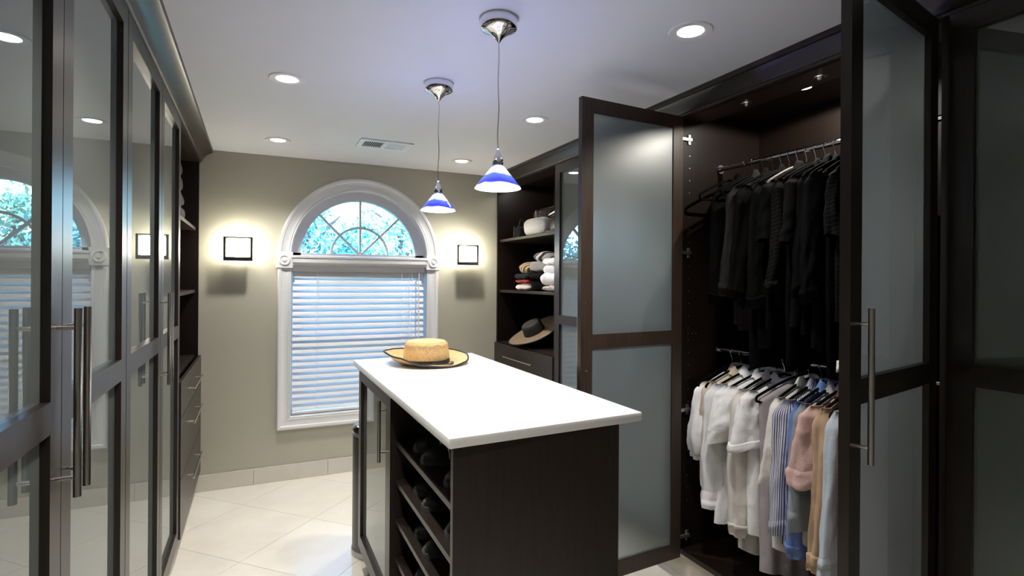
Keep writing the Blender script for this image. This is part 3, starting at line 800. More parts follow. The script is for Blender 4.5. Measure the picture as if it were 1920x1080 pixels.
def pendant(x, y, label):
    t = thing('pendant_lamp', label, 'pendant lamp', (x, y, HC), 'blue glass pendant lamps')
    c = (x, y, HC)
    part('canopy', lathe([(.066, 0), (.067, -.003), (.067, -.036), (.063, -.042), (.05, -.048), (.034, -.056), (.02, -.067), (.010, -.078), (.004, -.088), (.0005, -.09)], 40, c), 'chrome', t, 50)
    zs = HC - .61
    wob = [(x + .0025 * math.sin(q * 1.1), y + .002 * math.sin(q * .8 + 1), HC - .085 - (.085 + .33) * 0 - (zs + .115 - HC + .085) * -q / 12) for q in range(13)]
    part('cable', tube(wob, .0022, 6), 'steel', t, True)
    part('socket_cap', lathe([(.0005, .140), (.004, .138), (.007, .128), (.013, .116), (.019, .100), (.020, .086), (.018, .079), (.0005, .078)], 24, (x, y, zs)), 'chrome', t, True)
    part('shade', lathe([(.012, .088), (.018, .083), (.050, .043), (.082, .002), (.084, -.002), (.081, -.001), (.047, .041), (.015, .080), (.012, .085)], 48, (x, y, zs)), 'pendant_glass', t, 60)
    part('inner_glass', lathe([(.0795, -.0012), (.046, .0395), (.0142, .0785)], 48, (x, y, zs)), 'opal_lit', t, True)
    part('bulb', lathe([(.0005, .012), (.010, .015), (.016, .025), (.017, .036), (.011, .055), (.009, .078)], 20, (x, y, zs)), 'bulb', t, True)
    ld = bpy.data.lights.new('pendant_bulb_lamp', 'SPOT'); ld.energy = PEND_W; ld.shadow_soft_size = .025; ld.color = (1, .95, .92); ld.spot_size = math.radians(110); ld.spot_blend = .5
    obj('pendant_bulb_lamp', ld, t, (0, 0, zs - HC + .008))
    lb = bpy.data.lights.new('shade_glow_lamp', 'POINT'); lb.energy = 2.0; lb.shadow_soft_size = .02; lb.color = (.35, .42, 1.0)
    obj('shade_glow_lamp', lb, t, (0, 0, zs - HC + .14))
pendant(.785, 1.812, 'nearer blue and white glass cone pendant lamp over the island')
pendant(.785, 2.528, 'farther blue and white glass cone pendant lamp over the island')

def sconce(x, z, label):
    t = thing('wall_sconce', label, 'wall lamp', (x, YW, z), 'square wall lamps beside the window')
    part('back_plate', boxvf(x - .055, x + .055, YW - .018, YW, z - .055, z + .055), 'chrome', t, False, .003)
    part('arm', boxvf(x - .012, x + .012, YW - .05, YW - .018, z - .012, z + .012), 'chrome', t)
    yf = YW - .135
    us = [x - .096, x - .080, x + .080, x + .096]; vs = [z - .090, z - .062, z + .074, z + .084]
    V, F = frame_grid(us, vs, {(1, 1)}, .03); V = [(a, yf + b, c) for a, b, c in V]
    part('frame', (V, F), 'frame_metal', t, False, .001)
    part('tray', boxvf(x - .08, x + .08, yf + .005, YW - .04, z - .080, z - .068), 'frame_metal', t, False, .002)
    part('glass_cube', boxvf(x - .070, x + .070, yf + .006, YW - .045, z - .066, z + .070), 'sconce_glass', t, False, .008)
sconce(-.122, 1.776, 'square chrome wall lamp left of the window with glowing white glass')
sconce(1.655, 1.776, 'square chrome wall lamp right of the window with glowing white glass')

# ceiling vent
vx, vy = .804, 3.855
vt = thing('ceiling_vent', 'white rectangular air vent in the ceiling before the window', 'vent', (vx, vy, HC))
V, F = frame_grid([-.178, -.145, -.012, .012, .145, .178], [-.120, -.075, .075, .120], {(1, 1), (3, 1)}, 1)
part('frame', ([(vx + a, vy + c, HC - .008 * (1 - b) - .0005) for a, b, c in V], F), 'vent_white', vt)
part('backing', boxvf(vx - .15, vx + .15, vy - .08, vy + .08, HC - .0015, HC - .0003), 'vent_dark', vt)
for q in range(20):
    h = q < 10
    xx = vx + ((-.138 + q * .0133) if h else (.018 + (q - 10) * .0133)); d = -.0045 if h else .0048
    V = [(xx - d, vy - .075, HC - .002), (xx + .0012 - d, vy - .075, HC - .002), (xx + d + .0012, vy - .075, HC - .009), (xx + d, vy - .075, HC - .009)]
    V += [(a, vy + .075, c) for a, b, c in V]
    part('louver', (V, [(0, 1, 2, 3), (7, 6, 5, 4), (0, 4, 5, 1), (1, 5, 6, 2), (2, 6, 7, 3), (3, 7, 4, 0)]), 'vent_white', vt)

# ------------------------------------------------------------------ straw hat on the island
def hat(loc, label, cr, ch, br, mats, lift, rot=(0, 0, 0), bow=True, name='straw_hat'):
    t = thing(name, label, 'hat', loc, None, rot)
    n_ = 64
    prof = [(cr * 1.0, .004), (cr * .985, ch * .35), (cr * .95, ch * .7), (cr * .90, ch * .88), (cr * .80, ch * .98), (cr * .68, ch), (cr * .55, ch * .975), (cr * .3, ch * .955), (.0005, ch * .95)]
    obj('crown', mesh('crown', lathe(prof, n_), mats[0], True), t)
    V, F = [], []; rings = 14
    for i in range(rings + 1):
        s = i / rings; r = cr * .99 + (br - cr * .99) * s
        for j in range(n_):
            th = 2 * PI * j / n_; V.append((r * math.cos(th), r * math.sin(th), .004 + lift(th) * s ** 1.7))
    for i in range(rings + 1):
        for j in range(n_):
            a = V[i * n_ + j]; V.append((a[0], a[1], a[2] - .003))
    o = (rings + 1) * n_
    for i in range(rings):
        for j in range(n_):
            a, b, c, d = i * n_ + j, i * n_ + (j + 1) % n_, (i + 1) * n_ + (j + 1) % n_, (i + 1) * n_ + j
            F.append((a, b, c, d)); F.append((o + a, o + d, o + c, o + b))
    obj('brim', mesh('brim', (V, F), mats[1], True), t)
    edge = [(br * math.cos(2 * PI * j / n_), br * math.sin(2 * PI * j / n_), .0025 + lift(2 * PI * j / n_)) for j in range(n_)]
    obj('edge_binding', mesh('edge_binding', tube(edge, .0045, 8, True), 'ribbon_black', True), t)
    obj('hat_band', mesh('hat_band', lathe([(cr * 1.012, .004), (cr * 1.018, .008), (cr * 1.008, .022), (cr * .99, .022)], n_), 'ribbon_black', True), t)
    if bow:
        a0 = math.radians(-62)
        def rp(a, r, z): return (r * math.cos(a), r * math.sin(a), z)
        V = []; 
        for q in range(9):
            a = a0 + math.radians(-30 + q * 6.5); rr = cr * 1.03 + .010 * math.sin(PI * q / 8)
            V += [rp(a, rr + .004, .006), rp(a, rr, .018 + .012 * q / 8), rp(a, rr - .003, .018 + .012 * q / 8), rp(a, rr + .001, .006)]
        F = [(4 * q + e, 4 * q + (e + 1) % 4, 4 * q + 4 + (e + 1) % 4, 4 * q + 4 + e) for q in range(8) for e in range(4)] + [(0, 1, 2, 3), (35, 34, 33, 32)]
        obj('bow_tail', mesh('bow_tail', (V, F), 'ribbon_black', True), t)
        V = []
        for q in range(9):
            a = a0 + math.radians(-52 + q * 9); s = .25 + .45 * math.sin(PI * q / 8); r = cr * .99 + (br - cr * .99) * s; zz = .009 + lift(a) * s ** 1.7
            V += [rp(a, r - .008, zz), rp(a, r + .008, zz + .001), rp(a, r + .008, zz + .004), rp(a, r - .008, zz + .003)]
        obj('ribbon_loop', mesh('ribbon_loop', (V, F), 'ribbon_black', True), t)
    return t
LIFT = [(0, .034), (45, .044), (90, .046), (135, .054), (180, .062), (215, .046), (250, .012), (285, .002), (320, .012), (360, .034)]
def lift1(th):
    d = math.degrees(th) % 360
    for (a, p), (b, q) in zip(LIFT, LIFT[1:]):
        if a <= d <= b:
            t_ = (d - a) / (b - a); t_ = t_ * t_ * (3 - 2 * t_); return p + (q - p) * t_
    return LIFT[0][1]
hat((.797, 2.75, 1.1315), 'natural straw hat with black ribbon on the white island top', .119, .116, .215, ('straw_gold', 'straw_gold'), lift1)

# ------------------------------------------------------------------ things on the right shelf tower
def pillow_vf(sx, sy, sz, p=2.6, n1=24, n2=14, wob=0, seed=0, flat=.75):
    V, F = [], []; rnd = random.Random(seed); ph = [rnd.uniform(0, 6) for _ in range(6)]
    def sg(v, e): return math.copysign(abs(v) ** e, v)
    for i in range(n2 + 1):
        b = -PI / 2 + PI * i / n2
        for j in range(n1):
            a = 2 * PI * j / n1
            e = 2 / p
            x = sg(math.cos(b), flat) * sg(math.cos(a), e); y = sg(math.cos(b), flat) * sg(math.sin(a), e); z = sg(math.sin(b), .8)
            w = 1 + wob * (math.sin(5 * a + ph[0] + 3 * b) * .5 + math.sin(9 * a + ph[1]) * .3 + math.sin(7 * b + ph[2] + a) * .4)
            V.append((x * sx * w, y * sy * w, z * sz * (1 + wob * math.sin(4 * a + ph[3]))))
    for i in range(n2):
        for j in range(n1): F.append((i * n1 + j, i * n1 + (j + 1) % n1, (i + 1) * n1 + (j + 1) % n1, (i + 1) * n1 + j))
    V2 = V; return V2, F
def folded_vf(dx, dy, h, seed, layers=2):
    # a garment folded over: rolled front edge (-x), cloth layers seen as creases on the sides
    V, F = [], []; rnd = random.Random(seed); ph = [rnd.uniform(0, 6.3) for _ in range(5)]
    n1, n2 = 22, 16
    for j in range(n2 + 1):
        t = j / n2 * 2 - 1; y = dy / 2 * t
        e = max(.10, 1 - abs(t) ** 8) ** .5
        for i in range(n1):
            a = 2 * PI * i / n1; ca, sa = math.cos(a), math.sin(a)
            x = math.copysign(abs(ca) ** .55, ca) * dx / 2; z = math.copysign(abs(sa) ** .5, sa) * h / 2 * e
            if ca < -.3: x *= 1 + .03 * math.sin(3 * t + ph[0])
            x *= .9 + .1 * e
            z += .006 * math.sin(3 * t + ph[1]) * (sa > 0) + .004 * math.sin(7 * t + ph[2] + a)
            if layers > 1 and ca < 0: x += .006 * math.cos(a * layers * 2 + ph[3]) 
            V.append((x, y, h / 2 + z))
    for j in range(n2):
        for i in range(n1): F.append((j * n1 + i, j * n1 + (i + 1) % n1, (j + 1) * n1 + (i + 1) % n1, (j + 1) * n1 + i))
    F.append(tuple(range(n1))); F.append(tuple(range(n2 * n1, (n2 + 1) * n1))[::-1])
    return V, F
def folded(loc, dx, dy, h, mat, label, seed, rz=0, cat='sweater', name='folded_sweater', group=None, ry=0):
    if mat in ('fab_goldprint', 'fab_bwprint'):      # loosely bundled scarf rather than a flat fold
        vf = pillow_vf(dx * .5, dy * .52, h * .58, 2.6, 40, 20, .05, seed, .55); vf = ([(a, b, c + h * .5) for a, b, c in vf[0]], vf[1])
    else: vf = folded_vf(dx, dy, h, seed)
    o = obj(name, mesh(name, vf, mat, 70), None, loc, (0, ry, rz)); return tag(o, label, cat, group)
GS = 'folded knits on the right shelf tower'
SX = 2.17
def stack(y, items, seed, z0=1.4705, dx=.30, dy=.26, x=SX):
    z = z0
    for q, (mat, h, label) in enumerate(items):
        folded((x + .012 * math.sin(seed + q * 2), y + .008 * math.sin(seed * 2 + q), z), dx, dy, h * 1.10, mat, label, seed * 10 + q, .03 * math.sin(q * 3 + seed), group=GS)
        z += h
stack(4.155, [('fab_creamknit', .062, 'cream folded knit at the bottom of the left sweater stack'), ('fab_redknit', .03, 'thin red folded knit between cream and navy ones'), ('fab_navyknit', .052, 'navy folded knit lying on the red one'), ('fab_goldprint', .085, 'gold and brown printed scarf bundle on top of navy knit')], 1, dy=.27)
stack(3.885, [('fab_black', .085, 'black folded sweater at the bottom of the middle stack'), ('fab_black', .07, 'black folded sweater under the grey one'), ('fab_greyknit', .078, 'grey folded sweater in the middle stack'), ('fab_bwprint', .075, 'black and white printed knit on top of grey sweater')], 2, dy=.255)
stack(3.64, [('fab_beigeknit', .048, 'beige folded knit under the three white sweaters'), ('fab_white', .09, 'thick white folded sweater, lowest of three white ones'), ('fab_white', .062, 'white folded sweater, middle of three white ones'), ('fab_white', .06, 'white folded sweater, topmost of three white ones')], 3, dy=.235, x=SX - .02)
folded((2.27, 4.10, 1.735), .24, .20, .07, 'fab_blackfleck', 'dark folded scarf behind the gold printed bundle', 77, .3, 'scarf', 'folded_scarf')
# handbags on the top shelf (z=1.925)
BZ = 1.9255
b1 = thing('handbag', 'small black leather box handbag at the window end of top shelf', 'handbag', (2.13, 4.40, BZ))
part('body', boxvf(2.09, 2.20, 4.345, 4.455, BZ, BZ + .105), 'leather_black', b1, False, .012)
part('metal_frame', tube([(2.086, 4.352, BZ + .012), (2.086, 4.448, BZ + .012), (2.086, 4.440, BZ + .118), (2.086, 4.360, BZ + .118)], .004, 8, True), 'frame_metal', b1, True)
part('handle', tube([(2.14, 4.36 + .04 + .045 * math.cos(a), BZ + .10 + .085 * math.sin(a)) for a in [PI * q / 12 for q in range(13)]], .004, 8), 'frame_metal', b1, True)
b2 = thing('handbag', 'large black quilted handbag with chain behind the white clutch', 'handbag', (2.27, 4.08, BZ))
part('body', boxvf(2.215, 2.325, 3.90, 4.30, BZ, BZ + .235), 'quilt_black', b2, 40, .02)
part('flap', boxvf(2.203, 2.214, 3.905, 4.295, BZ + .08, BZ + .232), 'quilt_black', b2, 40, .005)
V = ([], [])
for q in range(22):
    cz = BZ + .228 - q * .0105; c = Vector((2.195, 4.235 - .002 * q, cz))
    ring = [(c.x + (.006 * math.cos(a) if q % 2 else 0), c.y + (0 if q % 2 else .006 * math.cos(a)), c.z + .0085 * math.sin(a)) for a in [2 * PI * e / 8 for e in range(8)]]
    V = join(V, tube(ring, .0017, 5, True))
part('chain', V, 'nickel', b2, True, 0, 'stuff')
part('top_chain', tube([(2.20, 4.29 - .38 * q / 16, BZ + .238 + .003 * (q % 2)) for q in range(17)], .0022, 6), 'frame_metal', b2, True)
o = obj('clutch_bag', mesh('clutch_bag', pillow_vf(.050, .180, .074, 3.4, 40, 20, .010, 4, .42), 'quilt_white', True), None, (2.10, 4.02, BZ + .075), (0, -.12, .06)); tag(o, 'white quilted clutch bag on the top shelf', 'handbag')
b4 = thing('handbag', 'dark sequined pouch beside the white clutch on the top shelf', 'handbag', (2.13, 3.74, BZ))
part('body', (lambda vf: ([(a + 2.15, b + 3.72, c + BZ + .085) for a, b, c in vf[0]], vf[1]))(pillow_vf(.06, .15, .084, 2.4, 30, 16, .03, 6)), 'sequin', b4, True)
part('clasp', tube([(2.11, 3.84, BZ + .155), (2.12, 3.76, BZ + .175), (2.13, 3.66, BZ + .180)], .007, 8), 'nickel', b4, True)
o = obj('wallet', mesh('wallet', boxvf(-.04, .04, -.09, .09, 0, .022), 'leather_sole', 40, .006), None, (2.075, 3.68, BZ)); tag(o, 'slim grey wallet lying before the sequined pouch', 'wallet')
# dark straw hat leaning at the back of the lower compartment
def lift2(th): return .012 * math.cos(2 * th) + .01
h2 = hat((2.21, 3.97, 1.098), 'wide brimmed dark straw sun hat leaning on the lower right shelf', .092, .095, .235, ('hat_crown_dark', 'straw_dark'), lift2, (0, math.radians(-62), math.radians(6)), False, 'sun_hat')
h2.rotation_euler = (0, math.radians(-29), 0); h2.location = (2.125, 4.10, 1.122)
o = obj('scarf_roll', mesh('scarf_roll', pillow_vf(.09, .07, .12, 2.2, 24, 12, .08, 9), 'fab_blackfleck', True), None, (2.20, 3.60, 1.127)); tag(o, 'dark rolled scarf beside the leaning sun hat', 'scarf')

# left tower: pile of grey knits
z = 1.9255
for q, (mat, h, lab) in enumerate([('fab_lilac', .085, 'lilac grey folded knit, lowest on the left shelf'), ('fab_mauve', .085, 'mauve grey folded knit, second on left shelf pile'), ('fab_greydark', .105, 'grey folded knit, third on the left shelf pile'), ('fab_mauve', .085, 'dark mauve folded knit on top of left shelf pile')]):
    folded((XL - .20, 3.86 + .02 * (q % 2), z), .30, .62 - .05 * q, h * 1.02, mat, lab, 40 + q, .02 * q, group='folded knits on the left shelf', ); z += h

# ------------------------------------------------------------------ clothes
def hanger(x, y, z, label, group, mat='black_velvet', hw=.205, rot=0):
    """z is the rod centre; the hook rests on the rod."""
    t = thing('hanger', label, 'hanger', (x, y, z), group, (0, 0, rot))
    pts = [(.016 * math.cos(a), 0, .004 + .016 * math.sin(a)) for a in [math.radians(-30 + 15 * q) for q in range(15)]]
    pts += [(-.012, 0, -.012), (-.003, 0, -.03), (0, 0, -.045), (0, 0, -.075)]
    obj('hook', HOOK if HOOK else mesh('hook', tube(pts, .0016, 6), 'chrome', True), t)
    obj('shoulder_frame', FRAME[mat], t)
    return t
HOOK = None
def frame_path(hw):
    P = []
    top = -.068
    for q in range(9): s = q / 8; P.append((-hw * s, 0, top - .085 * s ** 1.25))
    P += [(-hw - .008, 0, top - .095), (-hw - .006, 0, top - .108), (-hw + .008, 0, top - .113)]
    Q = [(-p[0], 0, p[2]) for p in P[1:]]
    return P + [(q * hw / 4, 0, top - .113) for q in range(-3, 4)] + Q[::-1]
pts = [(.016 * math.cos(a), 0, .0 + .016 * math.sin(a)) for a in [math.radians(-35 + 15 * q) for q in range(15)]] + [(-.012, 0, -.014), (-.003, 0, -.032), (0, 0, -.046), (0, 0, -.075)]
HOOK = mesh('hook', tube(pts, .0017, 6), 'chrome', True)
FRAME = {m_: mesh('shoulder_frame', tube(frame_path(.200), .0062, 8, True), m_, True) for m_ in ('black_velvet', 'wood_hanger')}

from mathutils import noise as mn
def ridge(p): return 1 - abs(mn.noise(p)) * 2
def cloth(name, rows, k, caps, mat, parent, us, vs):
    # rows of k points each -> tube-like cloth with UVs in metres
    V = [p for r in rows for p in r]; nr = len(rows)
    F = [(v * k + u, v * k + (u + 1) % k, (v + 1) * k + (u + 1) % k, (v + 1) * k + u) for v in range(nr - 1) for u in range(k)]
    nq = len(F); F += caps
    me = bpy.data.meshes.new(name); me.from_pydata(V, [], F)
    uvl = me.uv_layers.new(name='UVMap')
    li = 0
    for fi, f in enumerate(F):
        for c, vi in enumerate(f):
            if fi < nq:
                u = fi % k + (1 if c in (1, 2) else 0); w = vi // k
            else: u, w = vi % k, vi // k
            uvl.data[li].uv = (us * u / k, vs * w / (nr - 1)); li += 1
    me.materials.append(M[mat])
    for p in me.polygons: p.use_smooth = True
    return obj(name, me, parent)
def garment(y, zrod, mat, label, name='shirt', cat='shirt', length=.72, hw=.205, thick=.020, sleeve='long', sl=.56, cuff=None, collar=True, seed=0, x0=2.255, group='shirts on the lower rod', flare=.0, amp=.011, lean=0.0, sw=.062, sleeve_mat=None, drop=.088, cuff_mat=None, buttons=False, sl_in=.0, tiers=0, wr=1.0, swing=0.0):
    rnd = random.Random(seed); ph = [rnd.uniform(0, 6.28) for _ in range(8)]; off = Vector((seed * 1.37, seed * .71, 0))
    ztop = zrod - .070
    t = thing(name, label, cat, (x0, y, ztop), group, (0, 0, lean))
    nu, nv = 34, 30
    def pt(u, v, s):
        zt = -.012 - drop * abs(u) ** 1.15
        if abs(u) < .26: zt -= .020 * (1 - (abs(u) / .26) ** 2)
        zb = -length + .022 * math.sin(3 * u + ph[0]) + .03 * u * u
        z_ = zt + (zb - zt) * v
        w = hw * (1 - .05 * math.sin(PI * min(1, v * 1.6))) + flare * v
        x_ = w * u + .010 * v * math.sin(4 * v + ph[1])
        env = math.sqrt(max(0, 1 - abs(u) ** 6))
        th = (.010 + (thick - .010) * min(1, v * 4)) * env
        g_ = min(1, v * 2.0 + .10)
        fold = amp * g_ * (math.sin(6.6 * u + ph[2] + 1.2 * v) * .55 + math.sin(12.5 * u + ph[3] - 1.5 * v) * .35)
        cr = ridge(Vector((u * 2.6, v * 1.1, s * .4)) + off) * .008 * g_ + ridge(Vector((u * 5.5 + v * 2, v * 4.5, s)) + off) * .0045
        return (x_ + .004 * mn.noise(Vector((v * 6, u * 2, 0)) + off), s * th + fold + (cr - .006) * s * wr * (.3 + .7 * env), z_)
    rows = []
    for v in range(nv + 1):
        rows.append([pt(u / nu * 2 - 1, v / nv, -1) for u in range(nu + 1)] + [pt(u / nu * 2 - 1, v / nv, 1) for u in range(nu - 1, 0, -1)])
    k = 2 * nu; caps = []
    for u in range(1, nu + 1):
        q = (u - 1, (k - u + 1) % k, (k - u) % k, u)
        caps.append(tuple(dict.fromkeys(q)))
    caps = [c for c in caps if len(c) >= 3]
    cloth('body', rows, k, caps, mat, t, 4 * hw, length)
    sm = sleeve_mat or mat
    if sleeve:
        for s in (-1, 1):
            n1, n2 = 26, 34; rows = []
            for i in range(n2 + 1):
                q = i / n2
                cx = s * (hw - .030 + .034 * math.sin(PI * min(1, q * 1.3) * .5) - sl_in * q); cz = -.012 - drop * .78 - sl * q
                cy = -.012 * math.sin(PI * q) + .014 * math.sin(3.3 * q + ph[5]) * q + swing * q * q
                if sleeve == 'long': rx = sw * (1.06 - .32 * q); ry = .026 * (1 - .12 * q)
                elif sleeve == 'short': rx = sw * (.95 + .38 * q); ry = .024 + .008 * q
                elif sleeve == 'puff':
                    b = math.sin(PI * min(1, q * .98) ** 1.5); rx = sw * (.7 + .45 * b); ry = .026 + .020 * b
                    if q > .93: rx *= .75; ry *= .75
                if i == 0: rx *= .40; ry *= .45; cz += .012
                elif i == 1: rx *= .70; ry *= .72
                elif i == 2: rx *= .90; ry *= .92
                row = []
                for j in range(n1):
                    a = 2 * PI * j / n1; ca, sa = math.cos(a), math.sin(a)
                    wv = 1 + .10 * math.sin(3 * a + ph[6] + 2.2 * q)
                    ds = wr * (ridge(Vector((ca * 1.5, sa * 1.5 + s, q * 1.3)) + off) - .5) * .012 * min(1, q * 4 + .2) + wr * (ridge(Vector((ca * 1.1 + q * 1.4, sa * 1.1 - q * 1.4, q * 3.5)) + off) - .5) * .007
                    row.append((cx + (rx * wv + ds) * ca, cy + (ry * wv + ds) * sa, cz + .008 * math.sin(2 * a + ph[1]) * q))
                rows.append(row)
            so = cloth('sleeve', rows, n1, [tuple(range(n1))], sm, t, .30, sl)
            last = rows[-1]
            if cuff:
                cr_ = []
                for i in range(7):
                    q = i / 6; gr = [1.0, 1.09, 1.11, 1.10, 1.11, 1.11, 1.04][i]
                    rr = rows[max(0, n2 - int(round((1 - q) * cuff / sl * n2)))]
                    cr_.append([(cx + (p[0] - cx) * gr + math.copysign(.002, p[0] - cx), cy + (p[1] - cy) * gr * 1.03, p[2] - .004) for p in rr])
                cloth('cuff', cr_, n1, [], cuff_mat or sm, so, .30, cuff)
            if buttons and s < 0:
                for q in range(2):
                    v, f = lathe([(.0004, .003), (.005, .003), (.006, 0)], 10)
                    obj('button', mesh('button', ([(cx - rx * .2 + a, cy - ry - .004 - c, cz + .03 + q * .22 + b) for a, b, c in v], f), 'nickel', True), so)
    if collar:
        rows = []; n1 = 26
        for i, (rx, ry, zz) in enumerate(((.058, .026, -.045), (.054, .024, -.012), (.050, .022, .010), (.056, .026, .012), (.066, .031, -.002), (.084, .037, -.030))):
            rows.append([(rx * math.cos(2 * PI * j / n1), ry * math.sin(2 * PI * j / n1) + .003 * math.sin(6 * PI * j / n1 + ph[2]), zz - .020 * (math.sin(2 * PI * j / n1) < -.5) + .006 * math.sin(4 * PI * j / n1 + ph[3])) for j in range(n1)])
        cloth('collar', rows, n1, [], sm if collar is True else collar, t, .3, .08)
    if tiers:
        for q in range(tiers):
            v0 = (q + 1.2) / (tiers + 1.4); n1 = 36; rows = []
            for i in range(3):
                rows.append([((hw + .006 + .005 * i) * math.cos(2 * PI * j / n1), (thick + .008 + .004 * i) * math.sin(2 * PI * j / n1) * (1 + .1 * math.sin(14 * PI * j / n1)), -.09 - (length - .09) * v0 - i * .022) for j in range(n1)])
            cloth('ruffle', rows, n1, [], mat, t, .8, .06)
    return t
ZL, ZU = 1.195, 2.16
HGL, HGU = 'hangers on the lower rod', 'hangers on the upper rod'
low = [
 (2.110, dict(mat='fab_white', label='white blouse with puffed sleeves, leftmost on the lower rod', name='blouse', cat='blouse', sleeve='puff', sl=.37, length=.62, hw=.20, collar=False, cuff=.02, drop=.10, lean=-.12)),
 (2.052, dict(mat='fab_cream', label='beige blouse with gathered sleeve between two white tops', name='blouse', cat='blouse', sleeve='long', sl=.46, length=.62, hw=.20, collar=True, sw=.052, lean=-.16)),
 (1.975, dict(mat='fab_white', label='white long sleeved shirt with wide cuff, first full shirt from left', sleeve='long', sl=.60, length=.76, cuff=.085, sw=.084, hw=.205, lean=-.24, swing=.03)),
 (1.905, dict(mat='fab_white', label='bright white blouse with short flared sleeve on the lower rod', name='blouse', cat='blouse', sleeve='short', sl=.25, length=.70, sw=.085, collar=True, lean=-.26)),
 (1.850, dict(mat='fab_offwhite', label='off white long shirt whose cuffs hang lowest of the whites', sleeve='long', sl=.66, length=.84, cuff=.06, sw=.060, lean=-.14)),
 (1.798, dict(mat='fab_white', label='white blouse with tied half sleeve beside the taupe top', name='blouse', cat='blouse', sleeve='short', sl=.25, length=.78, cuff=.04, sw=.062, lean=-.20)),
 (1.730, dict(mat='fab_taupe', label='sleeveless taupe grey top on a black hanger', name='top', cat='top', sleeve=None, length=.92, hw=.195, collar=False, thick=.024, lean=-.26)),
 (1.672, dict(mat='fab_offwhite', label='off white shirt with loose sleeve behind the striped shirt', sleeve='short', sl=.36, length=.74, sw=.058, lean=-.05)),
 (1.612, dict(mat='fab_stripe', label='navy and white pinstriped shirt on the lower rod', sleeve='long', sl=.56, length=.72, cuff=.06, sw=.074, lean=-.11, swing=.02)),
 (1.568, dict(mat='fab_blue', label='medium blue shirt next to the pinstriped one', sleeve='long', sl=.62, length=.76, cuff=.06, sw=.055, lean=-.08)),
 (1.530, dict(mat='fab_palegrey', label='pale grey shirt with wide chambray sleeve', sleeve='short', sl=.50, length=.70, sleeve_mat='fab_chambray', cuff=.09, sw=.064, collar='fab_palegrey', lean=-.10)),
 (1.488, dict(mat='fab_pink', label='dusty pink shirt with turned up short sleeve cuff', sleeve='short', sl=.30, length=.60, cuff=.075, sw=.080, lean=-.10)),
 (1.447, dict(mat='fab_tan', label='tan shirt between the pink shirt and the pale blue shirt', sleeve='long', sl=.64, length=.78, cuff=.08, sw=.058, lean=-.08)),
 (1.418, dict(mat='fab_pinkdark', label='rose pink blouse mostly hidden behind pale blue shirt', name='blouse', cat='blouse', sleeve='long', sl=.40, length=.70, sw=.040, hw=.185)),
 (1.380, dict(mat='fab_paleblue', label='pale blue long sleeved shirt beside the right frosted door', sleeve='long', sl=.64, length=.80, cuff=.095, sw=.072, lean=-.12, swing=.02)),
 (1.330, dict(mat='fab_red', label='dark red garment at the right end of the lower rod', name='dress', cat='dress', sleeve='long', sl=.56, length=.90, sw=.055)),
]
for q, (y, kw) in enumerate(low):
    kw = dict(kw); kw.setdefault('seed', 100 + q * 7); lean = kw.pop('lean', -.03)
    dx = [0, .012, -.010, .008, -.006][q % 5] 
    hanger(2.255, y, ZL, 'black velvet hanger inside the ' + kw['label'].split(' on the')[0].split(', ')[0], HGL, rot=lean)
    garment(y, ZL, kw.pop('mat'), kw.pop('label'), x0=2.255, lean=lean, **kw)
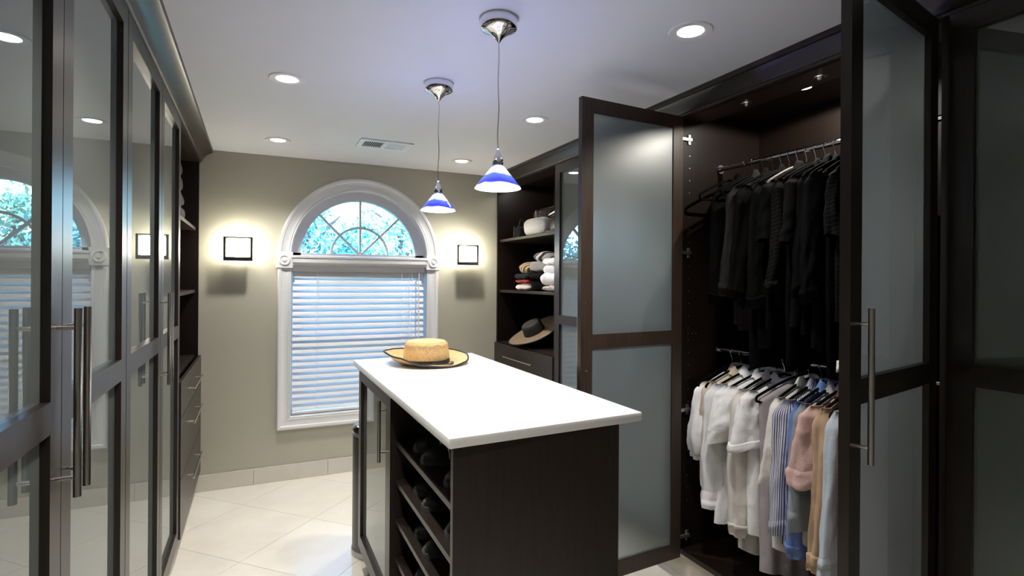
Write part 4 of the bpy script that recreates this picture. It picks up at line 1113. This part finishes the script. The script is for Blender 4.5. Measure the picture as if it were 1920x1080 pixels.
up = [
 (2.035, 'fab_black', 'black jacket nearest the left side panel of the open wardrobe', 'long', .54, .70, 'jacket'),
 (1.925, 'fab_charcoalfront', 'charcoal long sleeved shirt with buttoned cuff, foremost of dark garments', 'long', .50, .74, 'shirt'),
 (1.868, 'fab_blackbrown', 'black brown blouse just right of the charcoal shirt', 'long', .52, .80, 'blouse'),
 (1.822, 'fab_slate', 'dark slate dress hanging second right of the charcoal shirt', None, 0, .95, 'dress'),
 (1.778, 'fab_olive', 'very dark olive jacket in the middle of the dark garments', 'long', .55, .86, 'jacket'),
 (1.735, 'fab_black', 'black top whose hanger shows pale wood above it', 'short', .26, .78, 'top'),
 (1.690, 'fab_blackfleck', 'black flecked knit jacket hanging in the dark row', 'long', .48, .66, 'jacket'),
 (1.645, 'fab_blackbrown', 'black brown dress right of the flecked jacket', None, 0, .90, 'dress'),
 (1.600, 'fab_charcoal', 'dark charcoal blouse with short sleeves in the dark row', 'short', .28, .74, 'blouse'),
 (1.555, 'fab_black', 'black blouse fourth from the grey tiered top', 'long', .50, .80, 'blouse'),
 (1.510, 'fab_slate', 'dark slate jacket towards the right of the dark row', 'long', .52, .84, 'jacket'),
 (1.462, 'fab_black', 'black dress hanging behind the grey tiered top', None, 0, .92, 'dress'),
 (1.415, 'fab_blackfleck', 'black flecked blouse second from the grey tiered top', 'short', .26, .72, 'blouse'),
]
for q, (y, mat, lab, sl_t, sl_, L, nm) in enumerate(up):
    lean = [.05, .02, -.04, .03, -.02, .06][q % 6]
    hanger(2.255, y, ZU, ('pale wooden hanger above the ' if q == 5 else 'black velvet hanger inside the ') + lab.split(' hanging')[0].split(',')[0], HGU, 'wood_hanger' if q == 5 else 'black_velvet', rot=lean)
    garment(y, ZU, mat, lab, nm, nm, L, .205, .018, sl_t, sl_, .055 if sl_t == 'long' else None, nm in ('shirt', 'jacket', 'blouse'), 300 + q * 5, group='dark garments on the upper rod', lean=lean, amp=.009, sw=.072 if q == 1 else .056, buttons=(q == 1), drop=.10)
hanger(2.255, 1.375, ZU, 'black velvet hanger inside the grey tiered top', HGU)
garment(1.375, ZU, 'fab_greyruffle', 'grey top with stacked ruffle tiers beside the right frosted door', 'top', 'top', .62, .205, .034, None, 0, None, False, 400, group='dark garments on the upper rod', tiers=7)
hanger(2.255, 1.335, ZU, 'black velvet hanger inside the dark cardigan with cream cuffs', HGU)
garment(1.335, ZU, 'fab_charcoal', 'dark cardigan with cream knit cuffs beside right frosted door', 'cardigan', 'cardigan', .80, .205, .034, 'long', .78, .055, False, 410, group='dark garments on the upper rod', cuff_mat='fab_creamknit', sleeve_mat='fab_slate')
hanger(2.255, 2.135, ZU, 'empty black hanger, leftmost on the upper rod', HGU)
hanger(2.255, 1.985, ZU, 'empty black hanger between the black jacket and the charcoal shirt', HGU)
